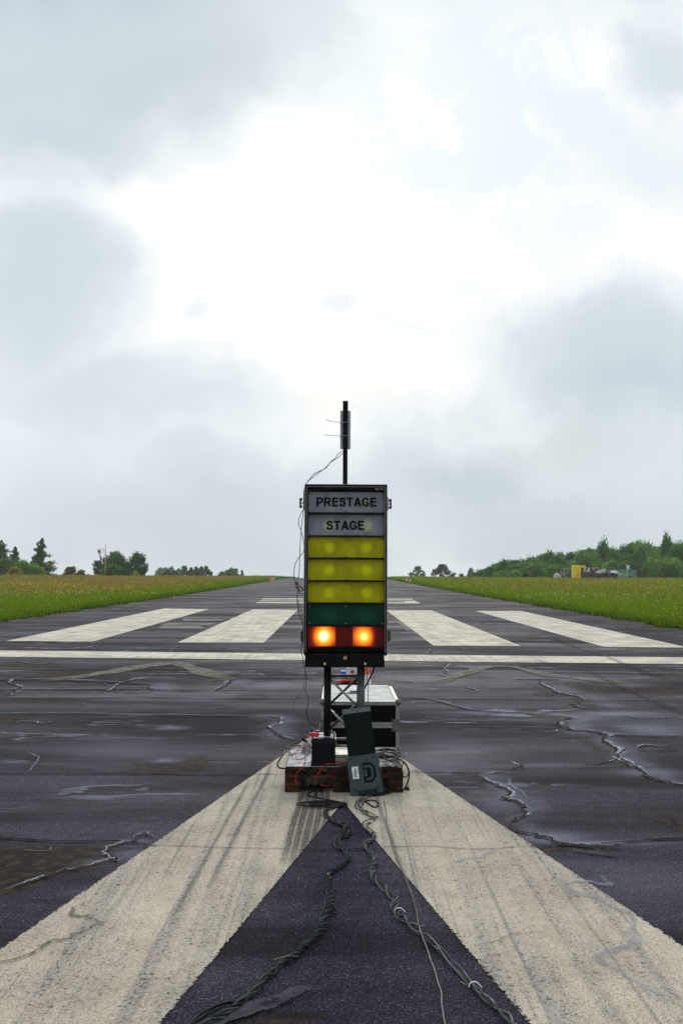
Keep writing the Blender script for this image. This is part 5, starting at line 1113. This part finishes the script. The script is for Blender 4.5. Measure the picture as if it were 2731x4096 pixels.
# ------------------------------------------------------------------ TREES
def crown_mesh(name, kind, h, w, leaves, size, tint, seed):
    g = np.random.default_rng(seed); P = []; L = []
    if kind == 'conifer':
        nl = 26
        for i in range(nl):
            t = (i + .5) / nl; rr = w * .5 * (1 - t) ** .7 * (.62 + .6 * g.random()) + .12; asy = .7 + .5 * math.sin(i * 1.3 + seed)
            for k in range(5): 
                a = g.random() * 6.28; P.append((rr * .8 * math.cos(a) * (asy if math.cos(a) > 0 else 1.5 - asy), rr * .8 * math.sin(a), h * (.06 + .93 * t) - .12 * rr + .03 * h * (g.random() - .5))); L.append((rr * .40 + .06, rr * .40 + .06, .034 * h + .08 * rr))
        P.append((0, 0, h * .97)); L.append((.12, .12, h * .04))
    else:
        nl = {'round': 40, 'bush': 20, 'birch': 40, 'open': 34}[kind]
        for i in range(nl):
            t = g.random(); prof_ = {'round': math.sin(math.pi * (.15 + .8 * t)), 'bush': math.cos(t * 1.35), 'birch': math.sin(math.pi * (.2 + .77 * t)) * .9, 'open': math.sin(math.pi * (.25 + .70 * t))}[kind]
            zlo = {'round': .08, 'bush': .02, 'birch': .05, 'open': .08}[kind]
            a = g.random() * 6.28; rr = w * .5 * prof_ * (.15 + .85 * g.random() ** .6)
            P.append((rr * math.cos(a), rr * math.sin(a), h * (zlo + (.90 - zlo) * t))); q = w * (.09 + .13 * g.random()) * (1.0 if kind != 'open' else .7); L.append((q, q, q * (1.15 if kind == 'birch' else .85)))
        for i in range(5):    # feathery tips
            a = g.random() * 6.28; rr = w * .28 * g.random(); P.append((rr * math.cos(a), rr * math.sin(a), h * (.84 + .10 * g.random()))); L.append((w * .05, w * .05, h * .035))
    P = np.array(P); L = np.array(L); vol = (L[:, 0] * L[:, 1] * L[:, 2]) ** .55; idx = g.choice(len(P), leaves, p=vol / vol.sum())
    dirs = g.normal(size=(leaves, 3)); dirs /= np.linalg.norm(dirs, axis=1)[:, None]; rad = g.random(leaves)[:, None] ** .38 * (1 + .18 * g.normal(size=(leaves, 1)))
    c = P[idx] + dirs * L[idx] * rad; c[:, 2] = np.maximum(c[:, 2], .02 * h)
    u = g.normal(size=(leaves, 3)); u /= np.linalg.norm(u, axis=1)[:, None]; v = np.cross(u, g.normal(size=(leaves, 3))); v /= np.linalg.norm(v, axis=1)[:, None]
    s = size * (.6 + .8 * g.random(leaves))[:, None]
    V = np.stack([c - u * s, c - v * s * .55, c + u * s, c + v * s * .55], 1)
    lobec = (.72 + .56 * g.random(len(P)))[idx]; col = np.ones((leaves, 4, 4)); cc = np.array(tint)[None] * np.array([2.35, 2.35, 1.45])[None] * (lobec * (.75 + .5 * g.random(leaves)))[:, None]
    cc[:, 0] *= 1 + .25 * (g.random(leaves) - .3); col[:, :, :3] = cc[:, None, :]
    V = V.reshape(-1, 3); F = np.arange(leaves * 4).reshape(-1, 4)
    me_o = np_mesh(name, V, F, leafm, attrs={'tint': ('FLOAT_COLOR', col.reshape(-1, 4))}); me = me_o.data; bpy.data.objects.remove(me_o)
    m = MB(); m.tube([(0, 0, -.6), (.02 * w, 0, h * .3), (-.02 * w, .02 * w, h * .6), (0, 0, h * .88)], h * .022 + .03, 7, r2=.02)
    for i in range(7):
        p = P[g.integers(0, len(P))]; z0_ = max(.1 * h, p[2] - .18 * h); m.tube([(0, 0, z0_), (p[0] * .5, p[1] * .5, (z0_ + p[2]) * .52), tuple(p)], h * .008 + .015, 5, r2=.012)
    to = m.build('trunk', barkm); tm = to.data; bpy.data.objects.remove(to)
    return me, tm
PROTO = {}
def tree(kind, px, ptop, d, wpx, label, cat='tree', group=None, tint=(.045, .085, .022), leaves=2600, size=None, proto=None, name=None, zbase=None):
    """a tree whose top shows at photograph row ptop, standing d metres away"""
    q = at(px, ptop, d); zb0 = zup(d) if zbase is None else zbase
    h = max(.5, q.z - zb0); w = wpx * d / FPX; size = size or .0008 * d + .03; leaves = int(leaves * 1.7)
    key = proto
    if key and key in PROTO: me, tm, H0, W0 = PROTO[key]; sx, sz = w / W0, h / H0
    else:
        me, tm = crown_mesh('crown', kind, h, w, leaves, size, tint, abs(hash((round(px), round(ptop)))) % 99991 if False else int(px * 7 + ptop * 13 + d) % 99991); sx = sz = 1; H0, W0 = h, w
        if key: PROTO[key] = (me, tm, H0, W0)
    root = empty(name or ('bush' if kind == 'bush' else 'tree'), (q.x, d, zb0), label, cat, group, rz=random.uniform(0, 6.28) if sx != 1 else 0)
    root.scale = (sx, sx, sz); link('crown', me, root); link('trunk', tm, root); return root
DG = (.022, .050, .018); MG = (.040, .085, .022); BG = (.065, .13, .030); PG = (.055, .085, .045)
# left side
tree('conifer', 8, 2160, 168, 110, 'dark conifer cut off by the left edge of the picture', tint=DG, leaves=4500)
tree('conifer', 62, 2185, 172, 60, 'thin dark conifer beside the one at the left edge', tint=DG, leaves=2500)
tree('conifer', 168, 2154, 166, 105, 'tall ragged conifer on the left, standing apart with one side bare', tint=(.026, .055, .020), leaves=5200)
tree('round', 30, 2235, 160, 90, 'round green bush tree at the foot of the left edge conifer', tint=MG, leaves=2500)
tree('bush', 105, 2246, 158, 110, 'light green bush left of the tall ragged conifer', 'bush', tint=BG, leaves=3000)
tree('bush', 140, 2256, 156, 70, 'low light green bush in front of the tall ragged conifer', 'bush', tint=BG, leaves=2000)
tree('bush', 62, 2272, 154, 60, 'low yellowish broom bush at the foot of the left conifers', 'bush', tint=(.14, .14, .02), leaves=1500)
tree('bush', 168, 2270, 155, 40, 'small yellowish bush right under the tall ragged conifer', 'bush', tint=(.13, .13, .03), leaves=900)
tree('bush', 284, 2268, 165, 55, 'small dark gorse bush alone left of the windsock', 'bush', tint=(.05, .06, .02), leaves=1600)
tree('bush', 508, 2244, 168, 60, 'green bush filling the gap between the broad tree and the pointed tree', 'bush', tint=MG, leaves=1800)
tree('bush', 330, 2283, 165, 60, 'very low bush between the gorse bush and the windsock', 'bush', tint=(.06, .08, .03), leaves=1000)
tree('round', 468, 2208, 170, 125, 'broad dark green tree behind the windsock', tint=(.030, .064, .022), leaves=5200)
tree('round', 415, 2232, 172, 84, 'smaller dark tree left of the broad tree, behind the windsock pole', tint=DG, leaves=2200)
tree('bush', 455, 2256, 160, 85, 'rounded lighter bush at the foot of the broad tree', 'bush', tint=MG, leaves=2600)
tree('birch', 552, 2208, 166, 82, 'tree of pointed outline right of the broad tree', tint=(.030, .062, .022), leaves=3600)
tree('bush', 543, 2284, 155, 30, 'small yellow green shrub in front of the pointed tree', 'bush', tint=(.16, .17, .03), leaves=700)
for i, (px, pt, wd, d) in enumerate(((640, 2268, 55, 420), (665, 2264, 50, 430), (690, 2262, 45, 425), (715, 2266, 40, 430))):
    tree('round', px, pt, d, wd, 'hazy tree in the distant clump left of the runway, %s along' % ('first', 'second', 'third', 'fourth')[i], group='hazy clump of distant trees on the left', tint=PG, leaves=1600)
for i, (px, pt, wd, k) in enumerate(((668, 2280, 50, 'bush'), (700, 2278, 40, 'bush'), (738, 2264, 45, 'birch'), (765, 2270, 30, 'birch'), (785, 2264, 34, 'birch'), (805, 2266, 30, 'birch'), (825, 2262, 36, 'open'), (840, 2284, 30, 'bush'))):
    tree(k, px, pt, 250, wd, 'young tree, %s from the left in the row left of the runway crest' % ('first', 'second', 'third', 'fourth', 'fifth', 'sixth', 'seventh', 'eighth')[i], group='young trees left of the runway crest', tint=(.045, .085, .035), leaves=1300)
tree('round', 925, 2274, 270, 60, 'round tree on the horizon left of the far left cones', tint=(.05, .085, .035), leaves=2000)
tree('bush', 888, 2288, 265, 40, 'low bush left of the round horizon tree', 'bush', tint=(.05, .085, .035), leaves=900)
tree('bush', 945, 2272, 272, 28, 'small upper bough tree right of the round horizon tree', tint=(.05, .085, .035), leaves=900)
tree('birch', 968, 2280, 275, 18, 'thin small tree at the right end of the left horizon row', tint=(.05, .085, .035), leaves=600)
# right side horizon
tree('open', 1672, 2262, 330, 68, 'light round tree on the horizon right of the far right cones', tint=(.05, .08, .045), leaves=1700)
tree('open', 1768, 2254, 300, 84, 'dark round tree with gaps in its crown on the right horizon', tint=(.016, .032, .024), leaves=2100)
tree('bush', 1812, 2292, 300, 34, 'small dark bush right of the dark round horizon tree', 'bush', tint=(.03, .05, .03), leaves=600)
tree('birch', 1882, 2272, 280, 42, 'small pale tree between the dark round tree and the wood', tint=(.05, .085, .04), leaves=1200)
tree('bush', 1845, 2296, 280, 40, 'low scrub left of the small pale tree', 'bush', tint=(.055, .085, .04), leaves=700)
# the wood on the right: every tree its own object
GW = 'trees of the dense wood on the right'
sky_line = [(1925, 2288), (1950, 2276), (1985, 2252), (2000, 2246), (2035, 2242), (2070, 2238), (2110, 2246), (2125, 2232), (2165, 2212), (2200, 2216), (2240, 2208), (2290, 2202), (2330, 2194), (2362, 2182), (2390, 2198), (2420, 2188), (2460, 2194), (2500, 2178), (2520, 2160), (2552, 2156), (2585, 2160), (2620, 2172), (2650, 2160), (2680, 2152), (2712, 2164), (2745, 2156), (2790, 2150), (2840, 2160)]
sx_ = [p_[0] for p_ in sky_line]; sy_ = [p_[1] for p_ in sky_line]
kinds = ['birch', 'round', 'birch', 'open', 'birch']
tints = [(.034, .074, .020), (.045, .092, .024), (.026, .058, .020), (.055, .105, .028), (.040, .078, .028)]
for i, (px, pt) in enumerate(sky_line):
    pt += 5; k = kinds[i % 5]; tree(k, px, pt, 205 + (i * 37 % 25), 92 + (i * 29 % 26), 'tree on the skyline of the dense wood at the right', group=GW, tint=tints[i % 5], leaves=3200)
cnt = 0
for row, (dd, drop) in enumerate(((192, 24), (180, 48), (168, 72))):
    px = 1960 + row * 50
    while px < 2850:
        top_ = float(np.interp(px, sx_, sy_)); top2 = min(top_ + drop * (2310 - top_) / 140 + random.uniform(-8, 8), 2290)
        if 2310 - top2 > 14: tree(kinds[(cnt + 2) % 5], px, top2, dd + random.uniform(-5, 5), random.uniform(70, 105), 'tree inside the dense wood at the right, in front of its skyline', group='inner ' + GW, tint=tints[cnt % 5], leaves=3600, proto='w%d' % (cnt % 5 + 5))
        cnt += 1; px += random.uniform(34, 56)
for i, (px, pt, wd) in enumerate(((2000, 2290, 60), (2060, 2286, 70), (2130, 2284, 70), (2200, 2276, 80), (2290, 2258, 70), (2365, 2262, 70), (2440, 2256, 80), (2500, 2262, 60), (2610, 2238, 80), (2655, 2262, 60), (2700, 2250, 90), (2740, 2258, 70))):
    tree('bush', px, pt, 160 if px > 2550 else 164, wd, 'leafy bush at the foot of the dense wood at the right', 'bush', 'bushes along the foot of the wood', tint=(.060, .115, .030), leaves=2400, proto='b%d' % (i % 3))

# ------------------------------------------------------------------ WINDSOCK
dW = 150; qb, qt = at(421, 2300, dW), at(421, 2177, dW)
WS = empty('windsock', (qb.x, dW, zup(dW)), 'limp red and white windsock on a pale pole in the left meadow', 'windsock')
Hh = qt.z - zup(dW); s = dW / FPX
m = MB(); m.rod((0, 0, 0), (0, 0, Hh * .72), .075, .06, 10); m.build('pole', pbr('pale_pole', (.42, .36, .28), .6), WS)
m = MB(); m.rod((0, 0, Hh * .72), (0, 0, Hh), .05, .04, 10); m.ball((0, 0, Hh), .09); m.build('pole_top', pbr('rusty_pole', (.22, .13, .11), .6), WS)
zf = at(421, 2200, dW).z - zup(dW)
m = MB()
for zz, xo in ((zf + .45, -.25), (zf + .45, -1.35)):
    pass
for xo, rr in ((-.25, .36), (-.75, .38), (-1.35, .38)):
    m.tube([(xo + .06 * math.cos(a), rr * math.cos(a), zf - .1 + rr * math.sin(a)) for a in [k * math.pi / 8 for k in range(17)]], .022, 6)
for zz in (.26, -.45): m.rod((0, 0, zf + zz), (-1.35, 0, zf + zz), .02, n=6)
m.build('frame', pbr('frame_grey', (.10, .08, .08), .6), WS)
pts = [(-1.25, 0, zf + .0), (-1.15, 0, zf - .6), (-.95, 0, zf - 1.25), (-.75, 0, zf - 1.9), (-.45, 0, zf - 2.6)]; rad_ = [.25, .21, .17, .14, .10]; redc = pbr('sock_red', (.38, .035, .04), .7); whc = pbr('sock_white', (.75, .72, .7), .7)
for i in range(4):
    for j in range(2 if i in (0, 3) else 1): pass
    m = MB(); m.rod(pts[i], pts[i + 1], rad_[i], rad_[i + 1], 12, caps=False); m.build('sock_band', (redc, whc, redc, whc)[i], WS)
m = MB(); m.rod(pts[4], (-.35, 0, zf - 2.95), .13, .12, 12); m.build('sock_band', redc, WS)

# ------------------------------------------------------------------ far yard on the right
dY = 152; s = dY / FPX; zg = zup(dY)
def fx(px, d=dY): return at(px, 2300, d).x
def fz(py, d=dY, px=2400): return at(px, py, d).z
yel = pbr('yellow_paint', (.95, .62, .01), .5, scale=1.5); 
Y_ = empty('yellow_tank', (fx(2304), dY, zg), 'tall yellow upright container with a short top arm, in the yard before the wood', 'container')
zt_ = fz(2262) - zg; m = MB(); m.box((-.75, -.6, 0), (.72, .6, zt_)); m.build('body', yel, Y_, .12)
m = MB(); m.box((.73, -.4, zt_ - .42), (1.7, .4, zt_ - .03)); m.build('arm', yel, Y_, .05)
m = MB()
for xx in (.85, 1.15, 1.35): m.rod((xx, 0, .2), (xx, 0, zt_ - .43), .05, n=6)
m.build('struts', pbr('dark_rust', (.10, .05, .04), .7), Y_)
RK = empty('steel_rack', (fx(2380), dY + 4, zup(dY + 4)), 'grey steel rack frame standing behind the stacked timber', 'rack'); zr = fz(2271, dY + 4) - zup(dY + 4)
m = MB(); x_a, x_b = fx(2336, dY + 4) - fx(2380, dY + 4), fx(2420, dY + 4) - fx(2380, dY + 4)
m.rod((x_a, 0, zr), (x_b, 0, zr), .06, n=6); m.rod((x_b, 0, 0), (x_b, 0, zr), .06, n=6); m.rod((x_a, 0, 0), (x_a, 0, zr), .06, n=6); m.rod((0, 0, 0), (0, 0, zr), .05, n=6); m.build('frame', pbr('galv', (.35, .38, .38), .5), RK)
tarp = pbr('cream_tarp', (.55, .53, .46), .7, scale=1.2)
for k, (poly, lb) in enumerate((([(2372, 2294), (2392, 2283), (2420, 2274), (2420, 2294)], 'cream triangular tarpaulin at the right of the steel rack'), ([(2338, 2294), (2355, 2272), (2357, 2294)], 'narrow cream tarpaulin piece left in the steel rack'), ([(2330, 2290), (2333, 2270), (2341, 2272), (2338, 2290)], 'small white piece beside the yellow container arm'))):
    c = at(poly[0][0], poly[0][1], dY + 2); m = MB(); m.prism([(at(a, b, dY + 2).x - c.x, at(a, b, dY + 2).z - c.z) for a, b in poly], -.25, .25); o = m.build('tarpaulin', tarp, None, .05); o.location = c; tag(o, lb, 'tarpaulin')
c = at(2366, 2282, dY + 3); m = MB(); m.prism([(-.5, -.6), (.3, -.6), (.6, .5), (0, .2), (-.4, .6)], -.4, .4); o = m.build('scrap_metal', pbr('maroon_scrap', (.13, .03, .03), .6), None, .06); o.location = c; tag(o, 'maroon scrap piece between the cream tarpaulins', 'scrap')
dw = pbr('dark_timber', (.05, .038, .035), .8, scale=2, var=.5); dw2 = pbr('grey_timber', (.16, .14, .13), .8, scale=2, var=.5)
for i, (px, pt) in enumerate(((2322, 2287), (2338, 2288), (2358, 2291), (2372, 2292), (2387, 2295), (2402, 2290), (2417, 2293), (2432, 2290), (2446, 2293))):
    g0 = zg; zt_ = fz(pt) - g0; root = empty('timber_stack', (fx(px), dY - 2 + .3 * (i % 2), zup(dY - 2)), '%s stack of dark timber crates from the left, in the yard' % ('first', 'second', 'third', 'fourth', 'fifth', 'sixth', 'seventh', 'eighth', 'ninth')[i], 'timber stack', 'stacked dark timber crates in the yard')
    for j in range(4):
        m = MB(); m.box((-.33 + j * .17, -.4, 0), (-.22 + j * .17, .4, zt_ - .08)); m.build('upright', (dw, dw2)[(i + j) % 2], root)
    m = MB(); m.box((-.36, -.45, zt_ - .075), (.36, .45, zt_)); m.build('top_board', dw, root)
def mound(px0, px1, ptop, d, mt, name, label, cat):
    xa, xb = fx(px0, d), fx(px1, d); zt_ = fz(ptop, d); z0_ = zup(d); m = MB(); m.ball((0, 0, 0), 1.0, n=20, sq=((xb - xa) / 2, 1.6, zt_ - z0_)); o = m.build(name, mt)
    g = random.Random(int(px0)); 
    for v in o.data.vertices: v.co *= 1 + .10 * math.sin(v.co.x * 2.1 + g.random()) * math.cos(v.co.y * 1.7)
    o.location = ((xa + xb) / 2, d, z0_); return tag(o, label, cat)
mound(2424, 2478, 2283, dY + 3, tarp, 'covered_heap', 'low heap under a pale cover left of the green container', 'heap')
mound(2460, 2506, 2292, dY + 1, pbr('green_net', (.10, .17, .08), .8, scale=1), 'covered_heap', 'green covered heap in front of the green container', 'heap')
mound(2212, 2240, 2293, dY + 2, pbr('grey_net', (.30, .34, .34), .8, scale=1), 'covered_heap', 'small grey covered heap at the left end of the yard', 'heap')
mound(2236, 2262, 2291, dY + 3, pbr('rust_heap', (.14, .09, .08), .8, scale=1, var=.5), 'scrap_heap', 'dark rusty scrap heap left of the yellow container', 'heap')
GCn = empty('green_container', (fx(2531), dY + 6, zup(dY + 6)), 'pale green container with a dark blue top edge before the wood', 'container'); wg = (fx(2581, dY + 6) - fx(2481, dY + 6)) / 2; hg = fz(2277, dY + 6) - zup(dY + 6)
m = MB(); m.box((-wg, -1.2, 0), (wg, 1.2, hg))
for k in range(14): xx = -wg + .2 + k * (2 * wg - .4) / 13; m.box((xx - .05, -1.24, .15), (xx + .05, -1.205, hg - .1))
m.build('body', pbr('pale_green_paint', (.13, .26, .17), .6, scale=1), GCn); m = MB(); m.box((-wg - .1, -1.3, hg + .001), (wg + .1, 1.3, hg + .2)); m.build('roof_edge', pbr('navy_paint', (.015, .03, .12), .5), GCn)
m = MB(); m.box((-wg * .45, -1.35, .55), (wg * .6, -1.26, .70)); m.build('lower_rail', dw, GCn)
SG = empty('white_sign', (fx(2507, 140), 140, zup(140)), 'small white square sign on a thin white post before the green container', 'sign'); zs1 = fz(2277, 140, 2507) - zup(140); zs2 = fz(2261, 140, 2507) - zup(140)
m = MB(); m.rod((0, .03, 0), (0, .03, zs2 + .1), .045, n=8); m.build('post', whitep, SG); m = MB(); m.box((-.14, -.03, zs1), (.42, -.016, zs2)); m.build('sign_panel', whitep, SG, .01)
FN = empty('wire_fence', (fx(2300), dY + 7, zup(dY + 7)), 'grey post and rail fence left of the yellow container', 'fence'); zf_ = fz(2276, dY + 7) - zup(dY + 7)
xr = fx(2296, dY + 7) - FN.location.x; xl = fx(2243, dY + 7) - FN.location.x
m = MB(); m.rod((xl, 0, zf_), (xr, 0, zf_), .04, n=6); m.rod((xl, 0, zf_ * .55), (xr, 0, zf_ * .55), .03, n=6); m.build('rail', pbr('galv', (.35, .38, .38), .5), FN)
for k in range(5): m = MB(); xx = xl + (xr - xl) * k / 4; m.rod((xx, 0, 0), (xx, 0, zf_ + .05), .045, n=6); m.build('post', pbr('galv', (.35, .38, .38), .5), FN)

# ------------------------------------------------------------------ haze: one even body of damp air
m = MB(); m.box((-625, -14, -27), (625, 724, 14)); hz = m.build('haze', asphalt); hz.data.materials.clear()
hm = bpy.data.materials.new('damp_air'); hm.use_nodes = True; nt = hm.node_tree; nt.nodes.clear()
pv = nn(nt, 'ShaderNodeVolumePrincipled', {'Color': (.86, .92, .97, 1), 'Density': .00035, 'Anisotropy': .2}); oo = nn(nt, 'ShaderNodeOutputMaterial'); nt.links.new(pv.outputs[0], oo.inputs['Volume'])
hz.data.materials.append(hm); tag(hz, 'pale damp air fading the far trees', 'haze', kind='stuff')
